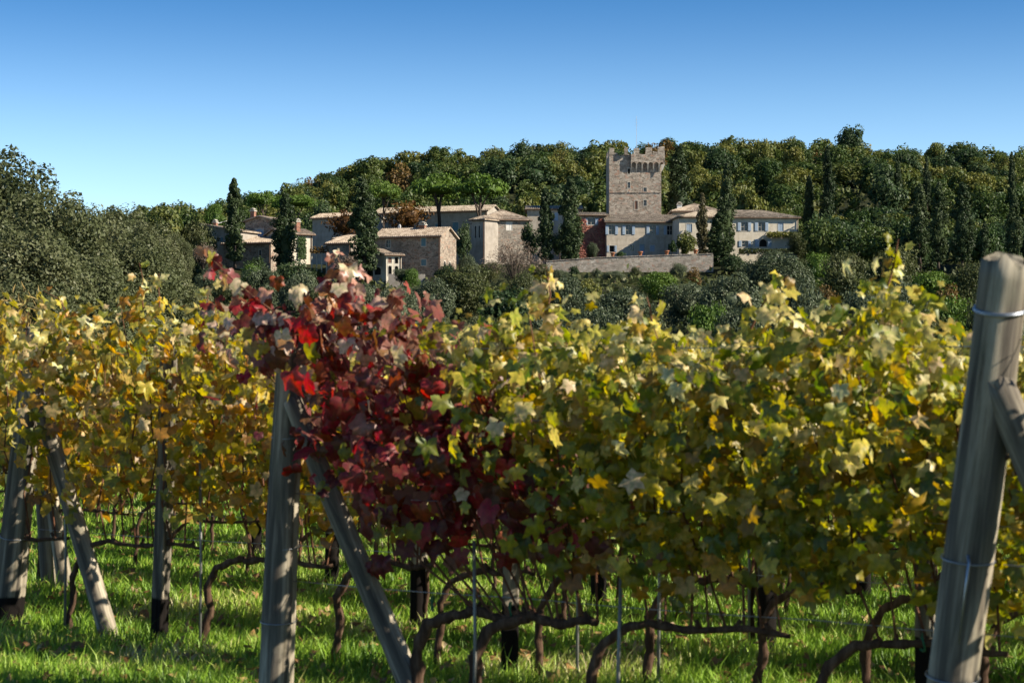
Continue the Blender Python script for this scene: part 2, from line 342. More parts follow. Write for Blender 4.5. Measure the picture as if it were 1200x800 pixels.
def crown_mesh(name, mat, nc, per, size, shape='round', rr=.36, H=2.0, Rr=1.0, z0=0.0, core=.6):
    """size in metres after scaling to radius Rr and height H, bottom at z0"""
    C, N = clump_crown(nc, per, size, shape, rr)
    if shape == 'umbrella': C = C*np.array([Rr, Rr, H])+np.array([0, 0, z0])
    else:
        C = C*np.array([Rr, Rr, H/2])+np.array([0, 0, z0+H/2])
        if shape == 'shrub': C[:, 2] -= 0
    V, f = cards(C, N, size)
    if core:   # dense heart of the crown: inner foliage
        u = np.linspace(0, 2*math.pi, 9)[:-1]; ph = np.linspace(-1, 1, 7)
        rows = []
        for p in ph:
            rad = math.sqrt(max(0, 1-p*p)) if shape != 'column' else float(np.interp(p, [-1, -.2, .4, 1], [.6, .85, .55, 0]))
            for t in u:
                q = core*(1+.25*math.sin(3*t+5*p))
                if shape == 'umbrella': rows.append((math.cos(t)*rad*Rr*.75, math.sin(t)*rad*Rr*.75, z0+H*(.38+p*.22)))
                else: rows.append((math.cos(t)*rad*Rr*q, math.sin(t)*rad*Rr*q, z0+H/2+p*H/2*core))
        base = len(V); V = np.concatenate([V, np.array(rows)]); ff = []
        for a in range(6):
            for b in range(8): ff.append((base+a*8+b, base+a*8+(b+1) % 8, base+(a+1)*8+(b+1) % 8, base+(a+1)*8+b))
        f = np.concatenate([f, np.array(ff)])
    return np_mesh(name, V, f, mat)
def trunk_mesh(h, r, limbs=4, spread=1.5, top=None, seed=0):
    mb = MB(); rr = random.Random(seed); top = top or h
    pts = [Vector((rr.uniform(-.05, .05)*k*h*.25, rr.uniform(-.05, .05)*k*h*.25, -1+(h+1)*k/4)) for k in range(5)]
    mb.tube(pts, [r*1.3, r, r*.85, r*.7, r*.5], 7, .12, seed=seed)
    for k in range(limbs):
        a = rr.uniform(0, 6.28); p = pts[2+(k % 3)]; q = p+Vector((math.cos(a)*spread*.5, math.sin(a)*spread*.5, (top-p.z)*.5)); e = p+Vector((math.cos(a)*spread, math.sin(a)*spread, (top-p.z)*rr.uniform(.75, 1)))
        mb.tube([p, q, e], [r*.5, r*.35, r*.15], 5, .1, seed=k)
    return mb.mesh('trunk', M['treebark'], True)
# prototypes: (crown mesh, trunk mesh, height, radius)
PR = {}
def proto(key, mat, nc, per, size, shape, H, Rr, z0, rr=.36, core=.42, n=3, tr=(2.5, .25, 4, 1.5)):
    PR[key] = []
    for k in range(n):
        PR[key].append((crown_mesh('crown', M[mat], nc, per, size, shape, rr, H, Rr, z0, core), trunk_mesh(*tr, top=z0+H*.7, seed=k), z0+H, Rr))
proto('wood', 'wood', 46, 72, .22, 'round', 8.5, 3.8, .3, rr=.29, n=8)
proto('gold', 'gold_t', 34, 84, .27, 'round', 8.2, 3.8, .3, n=2)
proto('rust', 'rust', 30, 80, .25, 'round', 7.5, 3.4, .3, n=2)
proto('dark', 'dark', 34, 84, .26, 'round', 8.6, 3.7, .3, n=3)
proto('oak', 'oak', 44, 220, .115, 'round', 6, 3.4, 0, n=3)
proto('olive', 'olive', 44, 220, .105, 'round', 5.1, 3.0, 0, n=4)
proto('bright', 'bright', 40, 200, .11, 'round', 5.1, 2.8, 0, n=3)
proto('nearoak', 'nearoak', 160, 270, .105, 'round', 14, 4.6, .0, rr=.20, core=.45, n=3, tr=(3.5, .3, 5, 2.2))
proto('cypress', 'cypress', 180, 70, .12, 'column', 11, 1.7, .1, rr=.28, core=.60, n=5, tr=(2, .2, 0, .1))
proto('cypress_b', 'cypress_b', 130, 36, .15, 'column', 9, 1.6, .3, rr=.34, core=.55, n=1, tr=(2, .2, 0, .1))
proto('umbrella', 'bright', 40, 60, .20, 'umbrella', 3.0, 4.4, 4.9, rr=.24, core=.6, n=2, tr=(5.2, .3, 5, 2.3))
proto('plum', 'ploom', 26, 50, .22, 'round', 6.5, 4.2, 1.0, n=1, core=.5)
proto('shrub', 'olive', 18, 60, .12, 'shrub', 2.2, 1.5, 0.2, n=2, tr=(.8, .08, 3, .5))
proto('hedgy', 'ivy', 18, 60, .12, 'shrub', 2.4, 1.5, 0.2, n=1, tr=(.8, .08, 3, .5))

NAMES = {'wood': 'oak_tree', 'gold': 'oak_tree', 'rust': 'oak_tree', 'dark': 'evergreen_tree', 'oak': 'holm_oak', 'olive': 'olive_tree', 'bright': 'young_pine', 'nearoak': 'holm_oak', 'cypress': 'cypress_tree', 'cypress_b': 'cypress_tree', 'umbrella': 'umbrella_pine', 'plum': 'plum_tree', 'shrub': 'shrub', 'hedgy': 'shrub'}
def tree(key, x, y, z, h, w, label, group=None, rz=None, cat='tree'):
    cm, tm, H, Rr = random.choice(PR[key]); t = empty(NAMES[key], (x, y, z), label, cat, group, random.uniform(0, 6.28) if rz is None else rz)
    t.scale = (w/(2*Rr), w/(2*Rr)*random.uniform(.9, 1.1), h/H)
    if 'cypress' in key: t.rotation_euler = (random.gauss(0, .012), random.gauss(0, .012), t.rotation_euler[2])
    mobj('trunk', tm, t); mobj('crown', cm, t); return t
def tpx(key, px, top, d, wpx, label, group=None, base=None, cat='tree'):
    """tree by photo column, top row, distance, width in photo pixels"""
    p = Q(px, top, d); z = gz(p.x, p.y) if base is None else Q(px, base, d).z
    h = max(p.z-z, 1.0)
    if 'cypress' in key: wpx *= 1.22
    if 'cypress' not in key and key not in ('umbrella', 'shrub', 'hedgy') and base is None: wpx = max(wpx, .62*h*F/d)
    return tree(key, p.x, p.y, z-.1, h+.1, wpx/F*d, label, group, cat=cat)

# ------------------------------------------------------------------ buildings
def rib_roof(mb, a, b, c, d, sp=.28, r=.085):
    """half-round tile courses from eave a-b up to ridge d-c (a under d, b under c)"""
    a, b, c, d = map(Vector, (a, b, c, d)); n = max(2, int((b-a).length/sp)); nr = (b-a).cross(d-a).normalized()
    if nr.z < 0: nr = -nr
    ax = (b-a).normalized()
    for k in range(n):
        t = (k+.5)/n; e = a.lerp(b, t); q = d.lerp(c, t)
        if (q-e).length < .3: continue
        e = e+nr*.01; q = q+nr*.01; i = len(mb.v)
        for p in (e, q):
            mb.v += [tuple(p-ax*r), tuple(p-ax*r*.6+nr*r*.8), tuple(p+ax*r*.6+nr*r*.8), tuple(p+ax*r)]
        for j in range(3): mb.f.append((i+j, i+j+1, i+5+j, i+4+j))
        mb.f.append((i, i+1, i+2, i+3))
def slab(mb, pts, th=.14):
    mb.prism([Vector(p)-Vector((0, 0, th)) for p in pts], (0, 0, th))
def arch_pts(x0, x1, z0, z1, n=6):
    r = (x1-x0)/2; cx = (x0+x1)/2; zs = z1-r
    return [(x0, z0), (x1, z0), (x1, zs)]+[(cx+r*math.cos(math.pi*k/n), zs+r*math.sin(math.pi*k/n)) for k in range(1, n)]+[(x0, zs)]
def wall_holes(mb, o, ux, n, w, z0, z1, holes, dep=.3):
    """wall of width w from origin o along ux with rectangular holes and reveals. n outward"""
    xs = sorted({0, w}|{h[0] for h in holes}|{h[2] for h in holes}); zs = sorted({z0, z1}|{h[1] for h in holes}|{h[3] for h in holes})
    P = lambda x, z, k=0: Vector(o)+Vector(ux)*x+Vector((0, 0, z))-Vector(n)*k
    for i in range(len(xs)-1):
        for j in range(len(zs)-1):
            cx = (xs[i]+xs[i+1])/2; cz = (zs[j]+zs[j+1])/2
            if any(h[0] < cx < h[2] and h[1] < cz < h[3] for h in holes): continue
            mb.quad(P(xs[i], zs[j]), P(xs[i+1], zs[j]), P(xs[i+1], zs[j+1]), P(xs[i], zs[j+1]))
    for h in holes:
        x0, a, x1, b = h[:4]
        mb.quad(P(x0, a), P(x1, a), P(x1, a, dep), P(x0, a, dep)); mb.quad(P(x0, b, dep), P(x1, b, dep), P(x1, b), P(x0, b))
        mb.quad(P(x0, a), P(x0, a, dep), P(x0, b, dep), P(x0, b)); mb.quad(P(x1, a, dep), P(x1, a), P(x1, b), P(x1, b, dep))
def pbox(mb, o, ux, n, x0, z0, x1, z1, k0, k1):
    """box on a wall, from k0 to k1 outward"""
    o = Vector(o); ux = Vector(ux); n = Vector(n)
    pts = [o+ux*x0+Vector((0, 0, z0))+n*k0, o+ux*x1+Vector((0, 0, z0))+n*k0, o+ux*x1+Vector((0, 0, z1))+n*k0, o+ux*x0+Vector((0, 0, z1))+n*k0]
    mb.prism(pts, n*(k1-k0))
def opening(root, o, ux, n, h):
    """h = (x0,z0,x1,z1,kind,shutter)"""
    x0, z0, x1, z1, kind = h[:5]; sh = h[5] if len(h) > 5 else None
    f = MB(); t = .07
    for a in ((x0-t, z0-.1, x1+t, z0), (x0-t, z1, x1+t, z1+.1), (x0-t, z0, x0, z1), (x1, z0, x1+t, z1)): pbox(f, o, ux, n, *a, -.05, .03)
    if kind == 'window':
        xm = (x0+x1)/2
        for a in ((xm-.03, z0, xm+.03, z1), (x0, (z0+z1)/2-.02, x1, (z0+z1)/2+.02)): pbox(f, o, ux, n, *a, -.16, -.12)
    w = f.build('door' if kind == 'door' else 'window', M['surround'], root)
    p = MB(); pbox(p, o, ux, n, x0, z0, x1, z1, -.26, -.2); p.build('door_leaf' if kind == 'door' else 'pane', M['door'] if kind == 'door' else M['glass'] if kind == 'window' else M['dark_room'], w)
    if kind == 'arch':
        q = MB(); a = arch_pts(x0, x1, z0, z1); zs = z1-(x1-x0)/2
        for side in (0, 1):
            arc = [pt for pt in a if pt[1] >= zs-.001]
            arc = [pt for pt in arc if (pt[0] >= (x0+x1)/2-.001 if side else pt[0] <= (x0+x1)/2+.001)]
            cn = (x1, z1) if side else (x0, z1)
            pts = [cn]+arc if side == 0 else [cn]+arc
            P = [Vector(o)+Vector(ux)*c[0]+Vector((0, 0, c[1]))-Vector(n)*.2 for c in pts]
            if len(P) > 2: q.prism(P, Vector(n)*.205)
        q.build('arch', M['surround'], w)
    if sh == 'closed':
        for a in ((x0, (x0+x1)/2-.015), ((x0+x1)/2+.015, x1)):
            s = MB(); pbox(s, o, ux, n, a[0], z0, a[1], z1, -.1, -.04)
            for k in range(7):
                zz = z0+(z1-z0)*(k+.5)/7; pbox(s, o, ux, n, a[0]+.04, zz-.03, a[1]-.04, zz+.03, -.04, -.02)
            s.build('shutter', M[h[6] if len(h) > 6 else 'shut'], w)
    elif sh:
        hw = (x1-x0)/2
        for a in ((x0-t-hw, x0-t), (x1+t, x1+t+hw)):
            s = MB(); pbox(s, o, ux, n, a[0], z0, a[1], z1, .035, .085)
            for k in range(7):
                zz = z0+(z1-z0)*(k+.5)/7; pbox(s, o, ux, n, a[0]+.05, zz-.04, a[1]-.05, zz+.04, .085, .105)
            s.build('shutter', M[sh], w)
    return w
def house(name, px, py, d, w, dep, h, rot, wall, label, roof='gable', rise=1.2, holes=(), rholes=(), tilem='tile', over=.35, cat='house', chim=(), found=4):
    """front-left base corner at photo px,py and distance d; local x along front, y away"""
    p = Q(px, py, d); root = empty(name, p, label, cat, None, R(rot)); X = Vector((1, 0, 0)); Y = Vector((0, 1, 0))
    mb = MB()
    wall_holes(mb, (0, 0, 0), X, -Y, w, -found, h, [q for q in holes])
    wall_holes(mb, (w, 0, 0), Y, X, dep, -found, h, [q for q in rholes])
    wall_holes(mb, (w, dep, 0), -X, Y, w, -found, h, []); wall_holes(mb, (0, dep, 0), -Y, -X, dep, -found, h, [])
    e = over
    if roof == 'gable':      # ridge parallel to front
        zr = h+rise; ze = h-rise*e/(dep/2)
        for x in (0, w): mb.poly([(x, 0, h), (x, dep, h), (x, dep/2, zr)])
        A, B, C, D = (-e, -e, ze), (w+e, -e, ze), (w+e, dep/2, zr), (-e, dep/2, zr); E_, F_ = (w+e, dep+e, ze), (-e, dep+e, ze)
        planes = [(A, B, C, D), (E_, F_, D, C)]
    elif roof == 'front':    # gable faces the front
        zr = h+rise; ze = h-rise*e/(w/2)
        for y in (0, dep): mb.poly([(0, y, h), (w, y, h), (w/2, y, zr)])
        planes = [((-e, dep+e, ze), (-e, -e, ze), (w/2, -e, zr), (w/2, dep+e, zr)), ((w+e, -e, ze), (w+e, dep+e, ze), (w/2, dep+e, zr), (w/2, -e, zr))]
    elif roof == 'hip':
        zr = h+rise; ze = h-.1; q = min(w, dep)/2
        r0, r1 = ((q, dep/2, zr), (w-q, dep/2, zr)) if w >= dep else ((w/2, q, zr), (w/2, dep-q, zr))
        A, B, C, D = (-e, -e, ze), (w+e, -e, ze), (w+e, dep+e, ze), (-e, dep+e, ze)
        planes = [(A, B, r1, r0), (C, D, r0, r1), (B, C, r1, r1), (D, A, r0, r0)] if w >= dep else [(A, B, r0, r0), (C, D, r1, r1), (B, C, r1, r0), (D, A, r0, r1)]
    elif roof == 'mono':     # slopes down towards the front
        zr = h+rise; mb.poly([(0, 0, h), (0, dep, h), (0, dep, zr)]); mb.poly([(w, 0, h), (w, dep, h), (w, dep, zr)]); mb.quad((0, dep, h), (w, dep, h), (w, dep, zr), (0, dep, zr))
        ze = h-rise*e/dep; planes = [((-e, -e, ze), (w+e, -e, ze), (w+e, dep+e*.3, zr), (-e, dep+e*.3, zr))]
    elif roof == 'monoside': # slopes down towards the right
        zr = h+rise; mb.poly([(0, 0, h), (w, 0, h), (0, 0, zr)]); mb.poly([(0, dep, h), (w, dep, h), (0, dep, zr)])
        planes = [((w+e, -e, h-rise*e/w), (w+e, dep+e, h-rise*e/w), (-e*.3, dep+e, zr), (-e*.3, -e, zr))]
    mb.build('wall', M[wall], root)
    sb = MB(); rb = MB()
    for (a, b, c, dd) in planes:
        lift = Vector((0, 0, .16)); pts = [Vector(a)+lift, Vector(b)+lift, Vector(c)+lift]
        if (Vector(dd)-Vector(c)).length > .01: pts.append(Vector(dd)+lift)
        slab(sb, pts); rib_roof(rb, *[Vector(v)+lift for v in (a, b, c, dd)])
    rf = sb.build('roof', M[tilem], root); props(rb.build('roof_tiles', M[tilem], rf), kind='stuff')
    for k, y, z in (('front', -e+.05, 0),):
        if roof in ('gable', 'hip', 'mono'):
            g_ = MB(); zz = planes[0][0][2]+.02; g_.tube([(-e, -e-.06, zz), (w+e, -e-.06, zz)], [.07, .07], 6); g_.build('gutter', M['under'], root)
            g_ = MB(); g_.tube([(w-.15, -.09, -.5), (w-.15, -.09, zz-.1)], [.05, .05], 6); g_.build('downpipe', M['under'], root)
    for q in holes: opening(root, (0, 0, 0), X, -Y, q)
    for q in rholes: opening(root, (w, 0, 0), Y, X, q)
    for (cx, cy, cz, cw, chh, cm) in chim:
        c_ = MB(); c_.box(cx, cy, cz-.8, cx+cw, cy+cw, cz+chh); c = c_.build('chimney', M[cm], rf)
        k_ = MB(); k_.box(cx-.1, cy-.1, cz+chh+.002, cx+cw+.1, cy+cw+.1, cz+chh+.1)
        for s1 in (0, 1):
            for s2 in (0, 1): k_.box(cx+s1*(cw-.12), cy+s2*(cw-.12), cz+chh+.103, cx+s1*(cw-.12)+.12, cy+s2*(cw-.12)+.12, cz+chh+.3)
        k_.prism([(cx-.05, cy-.05, cz+chh+.3), (cx+cw+.05, cy-.05, cz+chh+.3), (cx+cw/2, cy-.05, cz+chh+.48)], (0, cw+.1, 0))
        k_.build('chimney_cap', M['white'], root) if False else k_.build('chimney_cap', M['surround'], rf)
    return root
def creeper(root, mat, x0, z0, x1, z1, n, size=.13, edge=.5, side='front', w=0):
    x = rng.uniform(x0, x1, n); z = rng.uniform(z0, z1, n)
    keep = rng.uniform(0, 1, n) < 1.3-.9*np.abs((z-z0)/(z1-z0))**3*edge*1.6
    x, z = x[keep], z[keep]; y = -rng.uniform(.04, .28, len(x))
    C = np.stack([x, y, z], 1) if side == 'front' else np.stack([w-y, x, z], 1)
    base = np.array([0, -1, .3]) if side == 'front' else np.array([1, 0, .3])
    V, f = cards(C, unit(base+rng.normal(size=C.shape)*.5), size)
    o = mobj('creeper', np_mesh('creeper', V, f, M[mat]), root); return props(o, kind='stuff')

# --- tower
def tower():
    d = 294; W_ = 7.7; p = Q(714, 300, d); s = F/d
    zt = lambda y: (300-y)/s
    root = empty('stone_tower', p, 'tall square medieval stone tower with ragged battlements and arched corbels', 'tower', None, R(0.5))
    X = Vector((1, 0, 0)); Y = Vector((0, 1, 0)); zpar = zt(197); 
    hs = [((735.2-713.5)/s, zt(220), (738.2-713.5)/s, zt(213.2), 'window'), ((754-713.5)/s, zt(226), (757.5-713.5)/s, zt(219.5), 'window'),
          ((754-713.5)/s, zt(241), (757.5-713.5)/s, zt(234), 'window'), ((743.3-713.5)/s, zt(245), (747-713.5)/s, zt(235), 'window', 'closed', 'shut3'),
          ((735.4-713.5)/s, zt(203.5), (738-713.5)/s, zt(197.2), 'void')]
    mb = MB(); wall_holes(mb, (0, 0, 0), X, -Y, W_, -3, zpar+2.0, hs, .4)
    wall_holes(mb, (W_, 0, 0), Y, X, 8, -3, zpar+2.0, []); wall_holes(mb, (W_, 8, 0), -X, Y, W_, -3, zpar+2.0, []); wall_holes(mb, (0, 8, 0), -Y, -X, 8, -3, zpar+2.0, [])
    mb.quad((0, 0, zpar+1.2), (W_, 0, zpar+1.2), (W_, 8, zpar+1.2), (0, 8, zpar+1.2))
    mb.build('wall', M['tower'], root)
    for q in hs: opening(root, (0, 0, 0), X, -Y, q)
    # string course, broken
    for a, b in ((0, 2.5), (2.9, 4.3), (4.6, 6.4), (6.7, W_)):
        c = MB(); c.box(a, -.10, zt(225.6), b, .02, zt(224.4)); c.build('string_course', M['tower'], root)
    PRJ = .5; xl = 3.2
    za, zb, zm, zc = zt(198.5), zt(188), zt(181), zt(173.5)
    # projecting parapet with arched machicolations, front and right side
    par = MB(); n = 6; bw = (W_+PRJ-xl)/n
    for side in (0, 1):
        L = W_+PRJ-xl if side == 0 else 8+2*PRJ; nn = n if side == 0 else 9; b = L/nn
        def PT(u, z, k): return (xl+u, -PRJ+k, z) if side == 0 else (W_+PRJ-k, -PRJ+u, z)
        for k in range(nn):
            u0 = k*b; zs = za+.55*(zb-za)
            # spandrel with a round arch cut
            r = b/2-.09; cu = u0+b/2; N = 6
            arc = [(cu-r*math.cos(math.pi*j/N), zs+r*math.sin(math.pi*j/N)) for j in range(N+1)]
            pts = [(u0, zs)]+arc+[(u0+b, zs), (u0+b, zb+.25), (u0, zb+.25)]
            P3 = [PT(a, z, .0) for a, z in pts]; vec = (0, .28, 0) if side == 0 else (-.28, 0, 0)
            par.prism(P3, vec)
            c = MB(); u = u0
            c.prism([PT(u-.09 if k else u, zs, .004), PT(u+.09, zs, .004), PT(u+.09, zs, PRJ), PT(u-.09 if k else u, zs, PRJ)], (0, 0, -.02))
            q0, q1 = (u-.09 if k else u), u+.09
            c.v = []; c.f = []
            pr = [PT(q0, zs, .004), PT(q0, zs, PRJ), PT(q0, za-.35, PRJ), PT(q0, za+.1, .22)]
            c.prism(pr, Vector(PT(q1, 0, 0))-Vector(PT(q0, 0, 0)))
            c.build('corbel', M['surround'], root)
        if side == 0: par.box(xl, -PRJ-.002, zb+.252, W_+PRJ, -PRJ+.28, zm)
        else: par.box(W_+PRJ-.282, -PRJ+.284, zb+.252, W_+PRJ+.002, 8+PRJ, zm)
    par.box(xl, -PRJ+.282, zb+.3, xl+.28, 0, zm)
    par.box(0, .0, zpar+2.002, xl+.2, .35, zm-.15)       # flush stretch where the corbels have fallen
    par.box(0, .352, zpar+2.002, .35, 8, zm); par.box(.352, 7.65, zpar+2.002, W_, 8, zm)
    par.build('parapet', M['tower'], root)
    def merlon(x0, x1, y0, y1, zt_, zb_=zm):
        c = MB(); j = lambda: random.uniform(-.07, .07)
        i = len(c.v); zz = [zt_+j()*1.6 for _ in range(4)]
        c.v += [(x0, y0, zb_+.003), (x1, y0, zb_+.003), (x1, y1, zb_+.003), (x0, y1, zb_+.003), (x0+abs(j()), y0, zz[0]), (x1-abs(j()), y0, zz[1]), (x1, y1, zz[2]), (x0, y1, zz[3])]
        for f in ((0,3,2,1),(4,5,6,7),(0,1,5,4),(1,2,6,5),(2,3,7,6),(3,0,4,7)): c.f.append(f)
        c.build('merlon', M['tower'], root)
    e = lambda x: (x-713.5)/s
    for a, b, t in ((731, 735, 173), (742, 748.5, 173.5), (756, 763.5, 173), (770, 778.3, 172.5)): merlon(e(a), e(b), -PRJ, -PRJ+.3, zt(t))
    merlon(e(764.3), e(769.6), -PRJ, -PRJ+.3, zt(177.5))
    merlon(.0, .75, .0, .34, zt(173), zm-.14); merlon(.8, 1.3, .0, .34, zt(179), zm-.14)
    for k in range(5): merlon(W_+PRJ-.3, W_+PRJ-.01, .6+k*1.75, 1.5+k*1.75, zc)
    for k in range(4): merlon(.5+k*2, 1.5+k*2, 7.67, 7.98, zc)
    for k in range(4): merlon(.01, .33, 1+k*2, 2+k*2, zc)
    return root
tower()
# a thin antenna mast rises behind it
am = MB(); am.tube([(0, 0, 0), (0, 0, 7.0)], [.035, .02], 5)
for k in range(3): am.tube([(-.3+.05*k, 0, 5.6+k*.4), (.3-.05*k, 0, 5.6+k*.4)], [.012, .012], 4)
props(am.build('radio_mast', M['cable'], None, False, Q(746, 190, 300)), 'thin antenna mast rising from the flat top of the tower', 'antenna')
# --- villa range
def W4(px, s, x0): return (px-x0)/s
s = F/286
hv = []
for x, sh in ((717, 'shut'), (737, 'shut'), (765.5, 'shut'), (786, 'shut')):
    c = (x-711)/s; hv.append((c-.42, (302-274.5)/s, c+.42, (302-264)/s, 'window', sh))
for x, z0, z1, k in ((717, 295, 287.5, 'void'), (740.5, 294, 287, 'window'), (765, 294, 287, 'window'), (786.5, 294, 286, 'window')):
    c = (x-711)/s; hv.append((c-.33, (302-z0)/s, c+.33, (302-z1)/s, k)+(('shut',) if k == 'void' else ('closed',) if x == 765 else ()))
hv.append(((750-711)/s, .02, (756-711)/s, (302-285.5)/s, 'door'))
house('villa', 711, 302, 286, 10.6, 7, (302-259.5)/s, 5, 'villa', 'long plastered villa range with four pale blue shuttered windows below the tower', 'gable', 1.15, hv, tilem='tile2')
house('villa_block', 789, 300, 290.5, 6.9, 7, (300-247.5)*290.5/F, 0, 'villa', 'raised villa block with a low hipped tile roof right of the tower', 'hip', 1.25, (), tilem='tile', chim=((.7, 1.2, 7.0, .7, .6, 'white'),))
s = F/281; hb = []
for x in (873.5, 894): hb.append(((x-796)/s-.45, (296-270)/s, (x-796)/s+.45, (296-260)/s, 'window', 'shut'))
hb.append(((917-796)/s-.4, (296-270)/s, (917-796)/s+.4, (296-260)/s, 'window', 'closed'))
hb.append(((808-796)/s-.4, (296-272)/s, (808-796)/s+.4, (296-262)/s, 'window', 'closed'))
hb.append(((874-796)/s-.4, (296-288.5)/s, (874-796)/s+.4, (296-281.5)/s, 'window', 'shut'))
hb.append(((896-796)/s-.55, (296-288.5)/s, (896-796)/s+.55, (296-279.5)/s, 'arch', 'shut'))
b = house('villa_wing', 796, 296, 281, 17.1, 8.5, (296-254)/s, 5, 'cream', 'cream villa wing with blue shutters and an arched opening, at the right end', 'hip', 1.15, hb, tilem='tile2')
mb = MB(); 
C = np.stack([rng.uniform(12.5, 16.8, 900), -rng.uniform(.1, 1.6, 900), rng.uniform(2.25, 2.95, 900)], 1)
V, f = cards(C, unit(rng.normal(size=C.shape)+np.array([0, 0, .6])), .14); o = props(mobj('creeper', np_mesh('creeper', V, f, M['gold_t']), b), kind='stuff')
C = np.stack([rng.uniform(8.3, 17, 1400), -rng.uniform(.5, 1.7, 1400), rng.uniform(-.2, .5, 1400)], 1)
V, f = cards(C, unit(rng.normal(size=C.shape)+np.array([0, 0, .6])), .13)
o = mobj('clipped_hedge', np_mesh('clipped_hedge', V, f, M['oak'])); o.location = b.location; props(o, 'low brownish hedge along the foot of the right villa wing', 'hedge')
# red creeper house
s = F/287
rh = house('creeper_house', 678, 304, 287, 4.0, 7, (304-252)/s, 6, 'farm', 'house wall covered in red creeper beside the tower', 'gable', .5, [(1.35, (304-263)/s, 2.35, (304-255.5)/s, 'window', 'shut')], tilem='tile2')
creeper(rh, 'redivy', .1, 0, 3.9, (304-264.5)/s, 2600); creeper(rh, 'redivy', .05, 4.6, 1.15, 5.9, 160); creeper(rh, 'redivy', 2.9, 4.6, 3.95, 5.9, 260)
house('low_house', 618, 300, 297, 8, 6, 7.0, 0, 'villa', 'low house glimpsed behind the two tall cypresses left of the tower', 'gable', .6, [(3, 5.3, 4, 6.5, 'window', 'shut')], tilem='tile2')
# hipped stone house
s = F/280
hh = house('hipped_stone_house', 567, 300, 279, 6.6, 7.5, (300-257)/s, 13, 'farm2', 'pale stone house with a hipped tile roof behind the bare shrub', 'hip', 1.5, [(3.2, 3.7, 4.1, 4.9, 'window', 'closed', 'white')], tilem='tile')
p = Q(553, 300, 278); 
h2 = house('stone_annex', 553, 300, 278.5, 2.3, 4, (300-258)/s, -38, 'grey', 'shaded grey annex on the left corner of the hipped house', 'hip', .5, [(.5, 2.5, .8, 4.2, 'void'), (1.2, 2.5, 1.5, 4.2, 'void')], tilem='tile')
# long building behind the pines
house('long_barn', 438, 282, 306, 18.6, 6, (282-250.5)*306/F, -20, 'grey', 'long low rendered building behind the umbrella pines', 'gable', .95, [(10.2, 1.0, 11.2, 2.4, 'window', 'closed', 'shut2'), (13, 1.2, 14, 2.5, 'window', 'closed', 'shut2')], tilem='tile2')
house('back_farmhouse', 366, 292, 300, 8.9, 6, (292-256)*300/F, -22, 'grey', 'plain grey farmhouse behind the russet plum tree', 'gable', .8, [(4.6, 2.2, 5.6, 3.6, 'window', 'closed'), (2.3, .1, 3.6, 1.2, 'arch')], tilem='tile')
# stone farmhouse
s = F/262; 
fh = [((463-446)/s-.38, (320-290)/s, (463-446)/s+.22, (320-281.5)/s, 'window'), ((507.5-446)/s-.4, (320-289.5)/s, (507.5-446)/s+.25, (320-280)/s, 'window', 'closed', 'shut2'), ((507.5-446)/s-.4, (320-312)/s, (507.5-446)/s+.3, (320-305)/s, 'window', 'closed', 'shut2')]
f_ = house('stone_farmhouse', 440, 320, 262, 9.2, 5.6, (320-278)/s, -20, 'farm', 'large brown stone farmhouse with a bright sunlit gable end', 'gable', 1.15, fh, [(1.2, .3, 1.8, 1.5, 'arch'), (3.0, .3, 3.6, 1.5, 'arch')], chim=((5.3, 2.2, 5.6, .75, .75, 'brick'),))
d_ = MB(); 
for k in range(6):
    a0 = k/6; 
pts = [Vector((1.9+.5*math.cos(t)*.35, 3.4, 6.25+.35*math.sin(t))) for t in np.linspace(0, 2*math.pi, 13)[:-1]]
d_.prism(pts, (.1, .06, .03)); d_.tube([(1.9, 3.5, 5.6), (1.9, 3.5, 6.2)], [.04, .04], 6); d_.build('satellite_dish', M['white'], f_)
s = F/256
house('arched_loggia', 452.5, 324, 254, 2.1, 2.6, (324-299)/s, 24, 'cream', 'small sunlit loggia with two arches leaning on the stone farmhouse', 'gable', .2, [(.25, .2, .75, 1.4, 'arch'), (1.15, .2, 1.65, 1.4, 'arch'), (.25, 1.75, .75, 2.45, 'window', 'closed', 'shut3'), (1.15, 1.7, 1.65, 2.5, 'void')], cat='outbuilding')
house('lean_to', 437, 323, 256, 2.0, 3.2, (323-300)/s, -22, 'grey', 'shaded lean-to with an open dark bay beside the tallest left cypress', 'monoside', .9, [(.2, .1, 1.2, 1.1, 'arch')], cat='outbuilding')
mb = MB(); p0 = Q(455, 321, 250); p1 = Q(497, 320, 248); n = Vector((0, 1, 0))
o = MB(); o.prism([(0, 0, -3), (p1.x-p0.x, 0, -3), (p1.x-p0.x, 0, 0), (0, 0, .02)], (0, .5, 0)); o = o.build('low_wall', M['grey']); o.location = p0; props(o, 'low pale rendered wall in front of the stone farmhouse', 'wall')
# small stone house, gable to the front with mono roof
s = F/262
house('stone_shed', 382.5, 318, 262, 3.7, 4.5, (318-286)/s, -26, 'farm2', 'small grey stone building with a single pitched roof left of the tallest cypress', 'mono', 1.2, (), over=.25)
house('stone_store', 392, 316, 269, 7.6, 4.5, (316-279.5)/s, -22, 'farm2', 'low tiled store building behind the small grey stone building', 'mono', .7, ())
